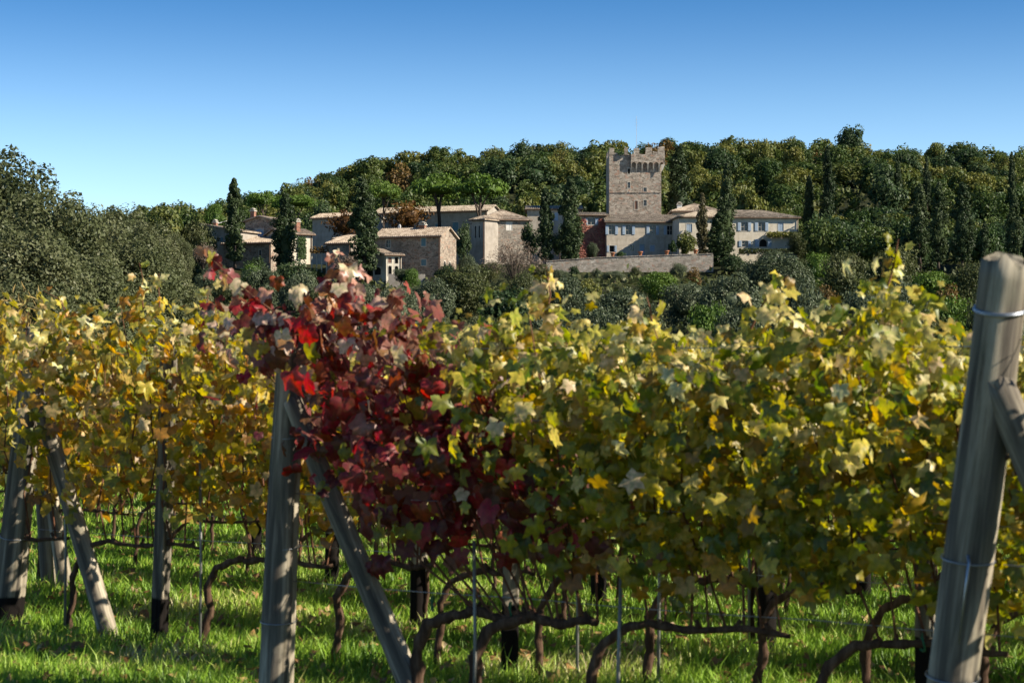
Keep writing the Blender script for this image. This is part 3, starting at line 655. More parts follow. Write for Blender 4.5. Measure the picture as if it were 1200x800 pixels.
# left farm group
s = F/270
house('blue_shuttered_house', 234, 305, 270, 6.4, 4.5, (305-272.5)/s, -23, 'grey', 'grey rendered house with blue shutters at the far left of the hamlet', 'monoside', 1.1, [((246-234)/s-.3, (305-286)/s, (246-234)/s+.3, (305-281)/s, 'window', 'closed'), ((259.5-234)/s-.3, (305-283.5)/s, (259.5-234)/s+.3, (305-279)/s, 'window', 'shut2'), ((246-234)/s, .3, (258-234)/s, 1.9, 'door')], chim=((1.3, 1.2, 4.2, .5, .95, 'brick'),))
g_ = house('gabled_house', 287, 305, 274, 4.7, 5, (305-259)/s, -22, 'farm', 'brown stone house with a low front gable and a white-framed arched window', 'front', .6, [(1.6, 3.0, 2.9, 4.3, 'arch', 'closed')], chim=((.35, .8, 5.5, .6, 1.3, 'brick'),))
house('low_wing', 262, 305, 268, 7.2, 4, (305-286)/s, -22, 'farm', 'low brown wing with a sloping tile roof under the gabled house', 'mono', 1.0, [(5.4, .2, 5.7, 1.3, 'void')])
l_ = house('ivy_house', 332, 306, 267, 4.3, 5.5, (306-274)/s, 32, 'cream', 'sunlit cream house with a green ivy patch on its wall', 'gable', .75, (), chim=((2.2, .5, 4.1, .55, 1.3, 'brick'),), tilem='tile')
creeper(l_, 'ivy', 2.1, .4, 3.3, 3.4, 700)
# terrace wall
def strip_wall(name, pts, th, mat, label, pots=False):
    mb = MB()
    for (a, b) in zip(pts[:-1], pts[1:]):
        A, B = Vector(a[0]), Vector(b[0])
        n = 16
        for k in range(n):
            q0 = A.lerp(B, k/n); q1 = A.lerp(B, (k+1)/n); jz = .06*math.sin(k*2.3)
            mb.prism([(q0.x, q0.y, q0.z-a[1]), (q1.x, q1.y, q1.z-a[1]), (q1.x, q1.y, q1.z+jz), (q0.x, q0.y, q0.z+jz)], (0, th, 0))
    o = mb.build('wall_body', M[mat]); return o
a = Q(640, 307, 266); b = Q(700, 302.5, 266); c = Q(836, 298, 266)
o = strip_wall('', [(a, 5), (b, 5), (c, 5)], .6, 'terr', ''); o.name = 'terrace_wall'; props(o, 'long grey stone retaining wall holding up the villa terrace', 'wall')
cp = MB()
for (q0, q1) in ((a, b), (b, c)):
    for k in range(14):
        u, v = q0.lerp(q1, k/14), q0.lerp(q1, (k+.94)/14)
        cp.prism([(u.x, u.y-.08, u.z+.07), (v.x, v.y-.08, v.z+.07), (v.x, v.y-.08, v.z+.17), (u.x, u.y-.08, u.z+.17)], (0, .75, 0))
cp.build('coping', M['terr'], o)
for k, x in enumerate((718, 750.5, 781.5, 815)):
    q = Q(x, np.interp(x, [700, 836], [302.5, 298]), 266.3); mb = MB()
    mb.tube([(0, 0, .17), (0, 0, .25), (0, 0, .6), (0, 0, .62), (0, 0, .72)], [.16, .2, .3, .36, .36], 10); r_ = mb.build('clay_pot', M['pot'], None, True, q)
    props(r_, ('terracotta pot on the terrace wall below the red creeper', 'terracotta pot on the terrace wall in front of the blue door', 'terracotta pot on the terrace wall at the edge of the diagonal shadow', 'rightmost terracotta pot on the terrace wall')[k], 'plant pot', 'terracotta pots on the terrace wall')
# timber pergola by the ivy house
p = Q(365, 309, 262); r_ = empty('pergola', p, 'weathered pergola with posts beside the ivy-covered house', 'pergola')
for k in range(4):
    t = MB(); t.tube([(k*.65, 0, -2), (k*.65+.05, 0, 1.5)], [.09, .08], 7); t.build('pergola_post', M['cream'], r_)
t = MB(); t.box(-.2, -.1, 1.5, 2.3, .1, 1.68); t.build('beam', M['treebark'], r_)
C = np.stack([rng.uniform(-.2, 2.3, 260), rng.uniform(-.5, .5, 260), rng.uniform(1.4, 2.3, 260)], 1); V, f = cards(C, unit(rng.normal(size=C.shape)), .14)
props(mobj('creeper', np_mesh('creeper', V, f, M['rust']), r_), kind='stuff')
# overhead cable
mb = MB(); A = Q(120, 283, 262); B = Q(268, 258, 272); pts = [A.lerp(B, k/12)-Vector((0, 0, 1.2*math.sin(math.pi*k/12)*.5)) for k in range(13)]
mb.tube(pts, [.045]*13, 5); props(mb.build('overhead_cable', M['cable']), 'pale overhead cable running from the wood to the leftmost house', 'cable')

# ------------------------------------------------------------------ cypresses and named trees
G = 'tall dark cypresses among the buildings'
for px, top, base, d, w, key, lab in (
    (275, 208, 304, 262, 23, 'cypress', 'slim cypress with a pointed tip before the blue-shuttered house'),
    (333, 226, 312, 258, 29, 'cypress', 'broad ragged cypress between the gabled house and the cream ivy house'),
    (427, 205, 313, 254, 33, 'cypress', 'thick tall cypress beside the small arched loggia'),
    (640, 220, 304, 270, 19, 'cypress', 'left one of the cypress pair before the red creeper house'),
    (668, 207, 304, 270, 27, 'cypress', 'fuller right one of the cypress pair before the red creeper house'),
    (796, 170, 285, 303, 30, 'cypress', 'dark cypress standing just behind the right side of the tower'),
    (851, 186, 300, 278, 19, 'cypress', 'tallest slim cypress in front of the cream villa wing'),
    (844, 248, 312, 269, 30, 'cypress', 'short broad conifer at the right end of the terrace wall'),
    (823, 226, 299, 272, 15, 'cypress_b', 'thin brownish cypress before the raised villa block'),
    (971, 172, 285, 300, 17, 'cypress', 'tall slim cypress at the wood edge right of the villa'),
    (948, 204, 282, 302, 15, 'cypress', 'shorter cypress close to the right corner of the villa wing')):
    tpx(key, px, top, d, w, lab, G, base)
G = 'cypresses scattered in the wood on the right'
for px, top, base, d, w, lab in (
    (1053, 180, 250, 360, 8, 'tiny cypress poking out of the wood left of the pale oaks'), (1078, 214, 300, 262, 22, 'leftmost of the five shaded cypresses at the wood foot'),
    (1100, 212, 305, 256, 21, 'second of the five shaded cypresses at the wood foot'), (1128, 214, 305, 252, 26, 'middle one of the five shaded cypresses at the wood foot'),
    (1188, 228, 310, 246, 20, 'rightmost cypress near the right edge of the wood'), (1154, 258, 312, 236, 13, 'short thin cypress before the dark wood, above the leaning post'),
    (1187, 176, 240, 350, 9, 'small distant cypress high in the wood near the right edge'), (1087, 182, 240, 365, 9, 'small distant cypress high on the slope')):
    tpx('cypress', px, top, d, w, lab, G, base)
tpx('umbrella', 515, 202, 296, 72, 'left umbrella pine with a forked trunk behind the stone farmhouse', 'umbrella pines', 283)
tpx('umbrella', 563, 203, 292, 74, 'right umbrella pine leaning over the hipped house', 'umbrella pines', 283)
tpx('umbrella', 449, 212, 303, 44, 'small umbrella pine above the long low building', 'umbrella pines', 270)
tpx('umbrella', 345, 226, 300, 58, 'bright green pine behind the cream ivy house', 'umbrella pines', 275)
tpx('umbrella', 308, 222, 312, 42, 'bright green pine above the gabled house', 'umbrella pines', 275)
tpx('bright', 252, 232, 300, 28, 'bright green pine left of the slim pointed cypress', None, 280)
tpx('plum', 405, 240, 285, 50, 'russet brown tree spreading before the grey farmhouse', None, 292)
tpx('plum', 478, 228, 290, 55, 'russet brown tree rising behind the stone farmhouse roof', None, 284)
tpx('dark', 998, 141, 442, 36, 'round black evergreen standing alone above the ridge', None, 195)
tpx('gold', 874, 205, 330, 34, 'rounded olive-brown tree above the cream villa wing roof')
tpx('gold', 625, 216, 316, 34, 'rounded rusty yellow tree behind the low house')
tpx('dark', 543, 258, 276, 22, 'dark leafy tree between the stone farmhouse and the hipped house', None, 312)
tpx('dark', 1040, 186, 360, 50, 'dark evergreen in the wood above the right slope')
# ivy-clad shrubs on the terrace
for px, top, d, w, k, lab in ((805, 266, 276, 26, 'gold', 'golden green bush against the raised villa block'), (832, 268, 277, 20, 'hedgy', 'climbing bush beside the tallest slim cypress'), (694, 282, 277, 16, 'olive', 'small bush at the foot of the red creeper wall'), (728, 294, 274, 13, 'hedgy', 'low round bush at the foot of the villa wall'), (622, 258, 274, 24, 'dark', 'dark ivy bush between the hipped house and the cypress pair'), (656, 262, 275, 22, 'dark', 'dark tree filling the gap between the cypress pair'), (788, 280, 279, 12, 'hedgy', 'dark bush in the corner where villa and raised block meet')):
    tpx(k, px, top, d, w, lab, None, 303)
# bare shrub
G = 'shrubs along the foot of the hamlet'
for k, (px, top, d, w, key, nb) in enumerate(((470, 312, 247, 22, 'olive', 'low wall'), (520, 308, 250, 26, 'dark', 'stone farmhouse gable'), (548, 296, 262, 24, 'olive', 'grey annex'), (575, 304, 255, 30, 'oak', 'hipped house'), (632, 306, 256, 26, 'oak', 'left end of the terrace wall'), (655, 314, 250, 28, 'olive', 'left stretch of the terrace wall'), (720, 316, 252, 26, 'olive', 'middle of the terrace wall'), (860, 294, 265, 34, 'dark', 'foot of the villa wing hedge'), (905, 290, 262, 40, 'olive', 'lower hedge of the villa wing'), (935, 268, 272, 30, 'oak', 'right corner of the villa wing'), (300, 300, 256, 36, 'dark', 'low brown wing'), (366, 312, 255, 30, 'dark', 'pergola'), (250, 305, 258, 30, 'olive', 'blue-shuttered house'), (930, 300, 255, 50, 'oak', 'dark gap right of the villa'), (672, 309, 262, 16, 'dark', 'foot of the terrace wall, under the cypress pair'), (700, 313, 262, 14, 'olive', 'foot of the terrace wall, under the red creeper'), (745, 310, 262, 15, 'oak', 'foot of the terrace wall, under the tower'), (795, 306, 262, 20, 'olive', 'foot of the terrace wall, near its right end'), (768, 316, 262, 14, 'dark', 'foot of the terrace wall, between two larger shrubs'))):
    tpx(key, px, top, d, w, {'olive': 'grey green', 'dark': 'blackish', 'oak': 'dull green'}[key]+' shrub at the '+nb, G, base=min(top+34, 330), cat='shrub')
def bare_shrub(px, top, base, d, w, lab):
    p = Q(px, base, d); h = (base-top)/F*d; rw = w/F*d/2; t = empty('bare_shrub', p, lab, 'shrub'); mb = MB(); pts = []
    for k in range(46):
        a = random.uniform(0, 6.28); r = rw*random.uniform(.2, .95); e = Vector((math.cos(a)*r, math.sin(a)*r, h*random.uniform(.6, 1)*(1-.45*(r/rw)**2))); m_ = e*.5+Vector((0, 0, h*.12))
        mb.tube([(0, 0, -.4), m_, e], [.05, .03, .012], 4, caps=False); pts += [m_.lerp(e, q) for q in (.2, .5, .8, 1)]
    mb.build('branches', M['treebark'], t)
    P_ = np.array([tuple(q) for q in pts]); P_ = np.repeat(P_, 16, 0)+rng.normal(size=(len(P_)*16, 3))*.28
    V, f = cards(P_, unit(rng.normal(size=P_.shape)), .17, .12); mobj('twigs', np_mesh('twigs', V, f, M['twig']), t)
bare_shrub(603, 281, 335, 246, 82, 'leafless pinkish brown shrub in front of the hipped stone house')
bare_shrub(238, 288, 312, 245, 34, 'leafless grey shrub before the blue-shuttered house')
bare_shrub(404, 300, 330, 240, 34, 'leafless grey shrub at the foot of the thick tall cypress')

# ------------------------------------------------------------------ midground trees
G = 'olives and evergreens on the slope below the hamlet'
mid = [('oak', 545, 308, 215, 74), ('olive', 505, 320, 205, 60), ('dark', 590, 330, 190, 60), ('oak', 612, 312, 208, 44), ('olive', 662, 318, 200, 58), ('gold', 690, 322, 225, 34),
       ('olive', 735, 330, 180, 84), ('bright', 772, 314, 225, 48), ('olive', 806, 322, 205, 70), ('rust', 812, 312, 245, 20), ('olive', 855, 312, 195, 80), ('bright', 832, 344, 150, 54),
       ('olive', 908, 292, 225, 88), ('olive', 940, 318, 170, 74), ('bright', 958, 290, 250, 36), ('oak', 992, 286, 215, 66), ('olive', 870, 352, 130, 70), ('oak', 1045, 282, 235, 70),
       ('rust', 970, 332, 205, 26), ('bright', 1092, 312, 205, 66), ('olive', 1058, 320, 180, 60), ('oak', 1140, 300, 205, 60), ('bright', 1122, 340, 160, 54), ('rust', 1110, 330, 190, 22),
       ('olive', 1010, 330, 160, 70), ('oak', 1165, 322, 150, 80), ('olive', 310, 303, 205, 60), ('olive', 352, 312, 190, 58), ('bright', 297, 306, 215, 34), ('oak', 382, 330, 180, 60),
       ('olive', 425, 328, 185, 62), ('olive', 465, 326, 178, 60), ('dark', 345, 300, 240, 46), ('oak', 270, 318, 180, 60), ('olive', 245, 312, 215, 42), ('olive', 700, 352, 140, 90),
       ('oak', 760, 362, 130, 80), ('olive', 640, 352, 150, 80), ('oak', 570, 360, 140, 80), ('olive', 940, 358, 130, 80), ('oak', 1080, 362, 130, 90), ('olive', 505, 362, 140, 80), ('olive', 1170, 352, 120, 80),
       ('olive', 430, 360, 130, 80), ('oak', 350, 358, 130, 80), ('oak', 285, 345, 120, 80), ('bright', 482, 312, 246, 16), ('rust', 540, 316, 246, 12)]
KT = {'oak': 'dark green rounded tree', 'olive': 'silvery green olive tree', 'dark': 'blackish green evergreen tree', 'gold': 'yellow green tree', 'bright': 'bright green bushy tree', 'rust': 'small rusty orange tree'}
def where(px, top):
    l = [(300, 'below the leftmost houses'), (400, 'below the cream ivy house'), (480, 'below the thick tall cypress'), (560, 'below the stone farmhouse'), (640, 'below the hipped house'), (720, 'below the cypress pair'), (790, 'below the terrace wall'), (850, 'right of the terrace wall middle'), (930, 'below the cream villa wing'), (1010, 'right of the villa wing'), (1090, 'above the highest vine shoot'), (1300, 'left of the leaning near post')]
    z = next(t for b_, t in l if px < b_)
    return z+(', close behind the vines' if top > 340 else ', high on the slope' if top < 312 else ', half way down the slope')
for k, px, top, d, w in mid: tpx(k, px, top, d, w, KT[k]+' '+where(px, top), G)
# left holm oak mass
G = 'big grey green holm oaks on the left'
for px, top, d, w, lab in ((8, 130, 92, 120, 'tallest holm oak at the left edge, reaching up into the sky'), (60, 184, 88, 92, 'holm oak crown stepping down right of the tallest one'), (20, 226, 78, 120, 'near holm oak low at the left edge'), (108, 212, 104, 90, 'holm oak with a rounded top left of the wooded dip'),
    (90, 270, 82, 110, 'near holm oak in the middle of the left mass'), (150, 250, 96, 100, 'holm oak below the rounded distant crown'), (195, 290, 100, 80, 'rightmost holm oak of the left mass, below the grey shrub'), (135, 305, 84, 100, 'low holm oak just above the golden vines'), (225, 318, 112, 70, 'small holm oak beside the red vine shoot'), (-50, 142, 90, 120, 'holm oak cut by the left edge of the picture'), (40, 300, 72, 100, 'lowest holm oak behind the left end post')):
    tpx('nearoak', px, top, d, w*1.75, lab, G)
for px, top, d, w, k, lab in ((142, 221, 190, 56, 'nearoak', 'rounded dark oak on the skyline left of the hamlet'), (172, 240, 185, 50, 'nearoak', 'dull green oak behind the left holm oaks'), (193, 228, 260, 40, 'wood', 'pale topped oak on the skyline left of the bright pine'), (215, 232, 265, 44, 'wood', 'grey green oak above the overhead cable'), (232, 250, 262, 34, 'oak', 'dark oak shading the leftmost house'), (205, 262, 240, 40, 'nearoak', 'dark bush under the overhead cable')):
    tpx(k, px, top, d, w, lab)

# ------------------------------------------------------------------ hillside wood
G = 'trees of the wood covering the hillside'
KW = {'wood': 'mid green oak', 'gold': 'yellowing oak', 'rust': 'rust brown oak', 'dark': 'dark evergreen'}
def zone(px): return next(t for b_, t in ((330, 'above the leftmost houses'), (480, 'above the thick tall cypress'), (600, 'above the umbrella pines'), (712, 'left of the tower'), (800, 'right behind the tower'), (862, 'above the raised villa block'), (940, 'above the cream villa wing'), (990, 'near the slim cypress right of the villa'), (1060, 'below the black round ridge tree'), (1130, 'above the five shaded cypresses'), (1400, 'above the leaning near post')) if px < b_)
cells = []; placed = []
tries = 0
while len(placed) < 285 and tries < 9000:
    tries += 1
    px = random.uniform(150, 1240); d = random.choice((random.uniform(308, 475), random.uniform(395, 470)))
    if px > 950: d = random.choice((d, random.uniform(262, 330)))
    if 700 < px < 945 and d < 318: continue
    x, y = (px-600)/F*d, d
    md = 4.6 if d > 395 else 5.6
    if any((x-a)**2+(y-b_)**2 < md*md for a, b_ in placed): continue
    placed.append((x, y)); q = random.random()
    kg = .38+.25*noise.noise(Vector((x*.03, y*.03, 3)))
    k = 'dark' if q < (.5 if px > 960 and d < 345 else .22) else 'gold' if q > 1-kg*.75 else 'rust' if q < (.28 if px < 650 else .25) else 'wood'
    h = random.uniform(6.8, 10.4); w = random.uniform(5.2, 9.2)
    if px > 960 and d < 345 and k in ('gold', 'rust'): k = 'wood'
    tree(k, x, y, gz(x, y)-1.8, h, w, KW[k]+' '+('on the skyline' if d > 430 else 'high up' if d > 395 else 'half way up' if d > 345 else 'low')+' '+zone(px), G)
# the rest of the wood, too many to single out: crowns joined into one mass
VV, FF, off, cnt = [], [], 0, 0
base_c = [clump_crown(24, 34, .3, 'round', .33) for _ in range(5)]
for _ in range(4000):
    px = random.uniform(120, 1270); d = random.uniform(318, 480); x, y = (px-600)/F*d, d
    if any((x-a)**2+(y-b_)**2 < 4.4**2 for a, b_ in placed): continue
    placed.append((x, y)); cnt += 1
    C, N = random.choice(base_c); h = random.uniform(6, 9); w = random.uniform(2.4, 3.6); C = C*np.array([w, w, h/2])+np.array([x, y, gz(x, y)-1.5+h/2]); v, f = cards(C, N, .34)
    VV.append(v); FF.append(f+off); off += len(v)
    if cnt >= 230: break
props(mobj('distant_wood', np_mesh('distant_wood', np.concatenate(VV), np.concatenate(FF), M['wood'])), kind='stuff')
# undergrowth
n = 62000; d = rng.uniform(60, 475, n); px = rng.uniform(-60, 1260, n); X = (px-600)/F*d
ok = ~((d > 264) & (d < 304) & (px > 225) & (px < 945)); X, Y = X[ok], d[ok]
C = np.stack([X, Y, ground(X, Y)+rng.uniform(0, 1, len(X))*np.clip(Y/150, .5, 2.2)], 1); V, f = cards(C, unit(rng.normal(size=C.shape)+np.array([0, 0, .7])), np.where(Y < 300, .0014*Y+.02, .5))
props(mobj('undergrowth', np_mesh('undergrowth', V, f, M['oak'])), kind='stuff')

# ------------------------------------------------------------------ vineyard
SL = -0.65
Y0 = {1: 5.75, 2: 7.2, 3: 8.65, 4: 10.1, 5: 11.6, 6: 13.1, 7: 14.6, 8: 16.1, 9: 17.7, 10: 19.3}
RD = Vector((1, SL, 0)).normalized(); RN = Vector((RD.y, -RD.x, 0))   # RN faces the camera side (-y)
if RN.y > 0: RN = -RN
def rowpt(row, px): d = Y0[row]/(1-SL*(px-600)/F); return Vector(((px-600)/F*d, d, 0))
def rowx(row, X): return Vector((X, Y0[row]+SL*X, 0))
# leaf meshes
OUT = [(0, 1.0), (12, .78), (28, .60), (40, .76), (50, .84), (60, .95), (72, .74), (90, .56), (104, .70), (122, .82), (142, .64), (168, .46), (180, .10)]
ROUND = [(0, 1.0), (14, .84), (29, .70), (40, .80), (52, .86), (60, .92), (74, .77), (92, .68), (108, .78), (126, .80), (146, .68), (169, .46), (180, .10)]
def leaf_verts(outline, rr, curl):
    pts = [(math.sin(R(a))*r*rr.uniform(.92, 1.08), -math.cos(R(a))*r*rr.uniform(.92, 1.08)) for a, r in outline]
    pts += [(-math.sin(R(a))*r*rr.uniform(.92, 1.08), -math.cos(R(a))*r*rr.uniform(.92, 1.08)) for a, r in reversed(outline[1:-1])]
    ph = rr.uniform(0, 6); fold = rr.uniform(.05, .35)*curl
    def Z(x, y):
        r2 = x*x+y*y
        return -curl*.38*r2*(1 if y < 0 else .5)+fold*abs(x)+.07*curl*math.sin(4*x+ph)*math.sin(5*y+ph*2)+.05*math.sin(9*math.atan2(y, x)+ph)*r2
    v = [(0, 0, 0)]+[(x*.5, y*.5, Z(x*.5, y*.5)) for x, y in pts[::2]]+[(x, y, Z(x, y)) for x, y in pts]
    n2 = len(pts[::2]); n = len(pts); f = []
    for k in range(n2):
        a = 1+k; b_ = 1+(k+1) % n2; o0 = 1+n2+(2*k) % n; o1 = 1+n2+(2*k+1) % n; o2 = 1+n2+(2*k+2) % n
        f += [(0, a, b_), (a, o0, o1), (a, o1, b_), (b_, o1, o2)]
    return v, f
LV = {}
for kind, outl in (('lobed', OUT), ('round', ROUND)):
    rr = random.Random(3); LV[kind] = []
    for k in range(12):
        v, f = leaf_verts(outl, rr, rr.choice((.6, 1.0, 1.5, 2.0) if k < 8 else (2.6, 3.4))); LV[kind].append((np.array(v), np.array(f)))
SIMPLE = []
for k in range(4):
    v, f = leaf_verts(OUT[::3]+[OUT[-1]], random.Random(k), 1.0); SIMPLE.append((np.array(v), np.array(f)))
LM = {}
def leaf_meshes(kind, mat):
    if (kind, mat) not in LM:
        LM[(kind, mat)] = [np_mesh('leaf', v, f, M[mat], True) for v, f in LV[kind]]
    return LM[(kind, mat)]
def leaf_mats(pos, nrm, size, rolls):
    """rotation matrices (n,3,3) : columns = x,y,z axes times size; leaf tip is local -y"""
    down = np.array([0, 0, -1.0])+rng.normal(size=pos.shape)*rolls
    n = unit(nrm); yy = -(down-n*np.sum(down*n, 1, keepdims=True)); yy = unit(yy); xx = np.cross(yy, n)
    return np.stack([xx, yy, n], 2)*size[:, None, None]
TOP2 = [(225, 318), (262, 345), (300, 372), (340, 362), (380, 335), (410, 325), (440, 350), (480, 362), (520, 378), (560, 382), (600, 368), (640, 345), (665, 380), (700, 402), (735, 385), (770, 365), (795, 392), (850, 415), (885, 375), (915, 358), (950, 368), (985, 372), (1020, 345), (1050, 325), (1080, 368), (1110, 402), (1140, 412), (1300, 395)]
TOP3 = [(-100, 352), (0, 362), (40, 352), (100, 350), (160, 345), (230, 350), (270, 362), (320, 378), (500, 380), (900, 396), (1300, 392)]
POSTGAP = [(343, 400, 322, 800, 34, 425, 2), (352, 468, 482, 800, 20, 540, 2), (45, 390, 8, 750, 22, 440, 3), (50, 455, 135, 765, 13, 540, 3), (197, 400, 188, 770, 11, 500, 3)]
def top_h(row, px, d):
    d = d+0*px; return top_h0(row, px, d)+.04*np.sin(px*.11+row)+.035*np.sin(px*.27+row*2)-.02
def top_h0(row, px, d):
    if row == 2: y = np.interp(px, *zip(*TOP2))-10-16*((px > 880) & (px < 1095)); return CH+(HY-y)/F*d
    if row == 3: y = np.interp(px, *zip(*TOP3)); return CH+(HY-y)/F*d
    return np.full_like(px, 1.50)
def vine(row, X0, X1, trunk_x, mat, kind, nparts, nstuff, label, group=None, shear=0.0, bottom=.66, cordon=None, lsize=.037, canes=8, simple=False, thick=.20):
    base = rowx(row, trunk_x); base.z = gz(base.x, base.y); root = empty('grape_vine', base, label, 'vine', group)
    rr = random.Random(int(trunk_x*1000)+row*77)
    # trunk and cordon
    ch = .47+rr.uniform(-.03, .03); c1 = cordon if cordon is not None else trunk_x+.62; sg = 1 if c1 > trunk_x else -1
    L = lambda X, z, t=0.0: Vector((X-base.x, (Y0[row]+SL*X)-base.y, z))+RN*t
    mb = MB(); pts = [L(trunk_x-.015, -.06), L(trunk_x+rr.uniform(-.012, .012), .1, .006), L(trunk_x+rr.uniform(-.014, .014), .2, -.006), L(trunk_x+.01*sg, .3, .01), L(trunk_x+.05*sg, .40), L(trunk_x+.12*sg, ch-.01), L(trunk_x+.2*sg, ch+.012)]
    r0 = {1: .019, 2: .019, 3: .015}.get(row, .011)*rr.uniform(.85, 1.15)
    sub = [];
    for a, b_ in zip(pts[:-1], pts[1:]): sub += [a.lerp(b_, q)+Vector((rr.uniform(-.005, .005), rr.uniform(-.004, .004), rr.uniform(-.004, .004))) for q in (0, .33, .66)]
    sub.append(pts[-1]); nn = len(sub); mb.tube(sub, [r0*(1.25-.35*k/nn)*rr.uniform(.85, 1.2) for k in range(nn)], 9 if row < 4 else 6, .12, seed=row); tk = mb.build('trunk', M['vinebark'], root, True)
    mb = MB(); K = 16 if row < 4 else 6; cp_ = [pts[-1].lerp(L(c1, ch+.01), k/K)+Vector((0, 0, rr.uniform(-.003, .003)+.010*math.sin(k*.45+row+trunk_x*3))) for k in range(K+1)]
    mb.tube(cp_, [r0*(.92-.3*k/K)*rr.uniform(.82, 1.25) for k in range(K+1)], 8 if row < 4 else 6, .15, seed=3)
    for k in range(2, K, 4 if row < 4 else 3):     # spur knuckles
        q = cp_[k]; mb.tube([q, q+Vector((rr.uniform(-.03, .03), rr.uniform(-.01, .01), rr.uniform(.02, .035)))], [.012, .007], 6, .2)
    mb.build('cordon', M['vinebark'], root, True)
    # canes
    px_of = lambda X: 600+X/(Y0[row]+SL*X)*F
    for k in range(canes):
        q = cp_[min(K, int((k+rr.uniform(0, 1))/canes*(K+1)))]; Xq = q.x+base.x+shear*0; Xe = X0+(X1-X0)*(k+rr.uniform(.1, .9))/canes+shear*.5
        th = float(top_h(row, np.array([px_of(Xe)]), Y0[row]+SL*Xe)[0]) - rr.uniform(0.02, .2)
        e = L(Xe, th, rr.uniform(-.1, .1)); mids = [q.lerp(e, t)+Vector((rr.uniform(-.04, .04), rr.uniform(-.05, .05), rr.uniform(-.02, .02))) for t in (.2, .4, .6, .8)]
        mb = MB(); mb.tube([q]+mids+[e], [.0052, .0047, .0042, .0036, .003, .002], 5, .1, caps=False, seed=k); mb.build('cane', M['cane'], root, True)
    # leaves
    nstuff = int(nstuff*1.0); n = nparts+nstuff; jx = .09 if mat == 'leaf_red' else .045; u = rng.uniform(0, 1, n); hh = rng.beta(1.15, 1.02, n)
    X = X0+(X1-X0)*u; X = X+shear*(hh-.5)+rng.normal(size=n)*jx
    d = Y0[row]+SL*X; px = 600+X/d*F; tp = top_h(row, px, d); bt = bottom-(.04 if row > 3 else 0)+.10*np.abs(np.sin(X*7.3+row))-.09*rng.uniform(0, 1, n)**3
    z = bt+(tp-bt)*hh+rng.normal(size=n)*.02
    t = rng.normal(size=n)*thick*(.55+.6*np.sin(np.pi*np.clip(hh, .08, .95)))
    P_ = np.stack([X+RN.x*t-base.x, d+RN.y*t-base.y, z], 1)
    py_ = HY-(z-CH)*F/d; gap = np.zeros(n, bool)
    for (x0, y0, x1, y1, wd_, ytop, rw) in POSTGAP:
        if rw == row: gap |= (np.abs(px-(x0+(x1-x0)*(py_-y0)/(y1-y0))) < wd_) & (py_ > ytop) & (t > -.05)
    t = np.where(gap, -.12-.1*rng.uniform(0, 1, n), t); P_ = np.stack([X+RN.x*t-base.x, d+RN.y*t-base.y, z], 1)
    side = np.where(t > -.03, 1.0, -1.0)[:, None]
    nr = np.array(RN)[None, :]*side*1.0+rng.normal(size=(n, 3))*.55+np.array([0, 0, .30])[None, :]+np.array([0, 0, .8])[None, :]*(hh[:, None] > .86)
    size = lsize*rng.uniform(.5, 1.5, n)*np.where(hh > .85, .82, 1.0)
    Rm = leaf_mats(P_, nr, size, .35)
    order = np.argsort(-(t+rng.normal(size=n)*.02)); ip = order[:nparts]; js = order[nparts:]
    alt = 'leaf_sunlit_bronze' if mat == 'leaf_red' else 'leaf_sunlit_cream'; pale = rng.uniform(0, 1, n) < np.interp(hh, [0, .45, .75, 1], [.01, .03, .24, .50])*(.7 if mat == 'leaf_mix' else 1)  # pale share grows with height: sunlit canopy top painted by leaf colour
    if nparts:
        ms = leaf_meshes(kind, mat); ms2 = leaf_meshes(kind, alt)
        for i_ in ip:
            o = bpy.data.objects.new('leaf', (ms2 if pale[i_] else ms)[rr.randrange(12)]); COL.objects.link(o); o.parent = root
            mt = Matrix(Rm[i_].tolist()).to_4x4(); mt.translation = Vector(P_[i_].tolist()); o.matrix_local = mt
    src = SIMPLE if (simple or row > 2 or nparts == 0) else LV[kind]
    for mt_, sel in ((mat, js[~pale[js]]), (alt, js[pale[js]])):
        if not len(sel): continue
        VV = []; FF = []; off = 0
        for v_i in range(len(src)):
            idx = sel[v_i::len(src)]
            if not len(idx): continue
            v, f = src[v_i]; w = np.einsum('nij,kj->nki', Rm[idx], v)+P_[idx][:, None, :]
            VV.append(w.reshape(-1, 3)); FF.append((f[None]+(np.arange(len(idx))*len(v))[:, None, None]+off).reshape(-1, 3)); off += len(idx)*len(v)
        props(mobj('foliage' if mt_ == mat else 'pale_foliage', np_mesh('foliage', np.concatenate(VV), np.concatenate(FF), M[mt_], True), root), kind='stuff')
    return root
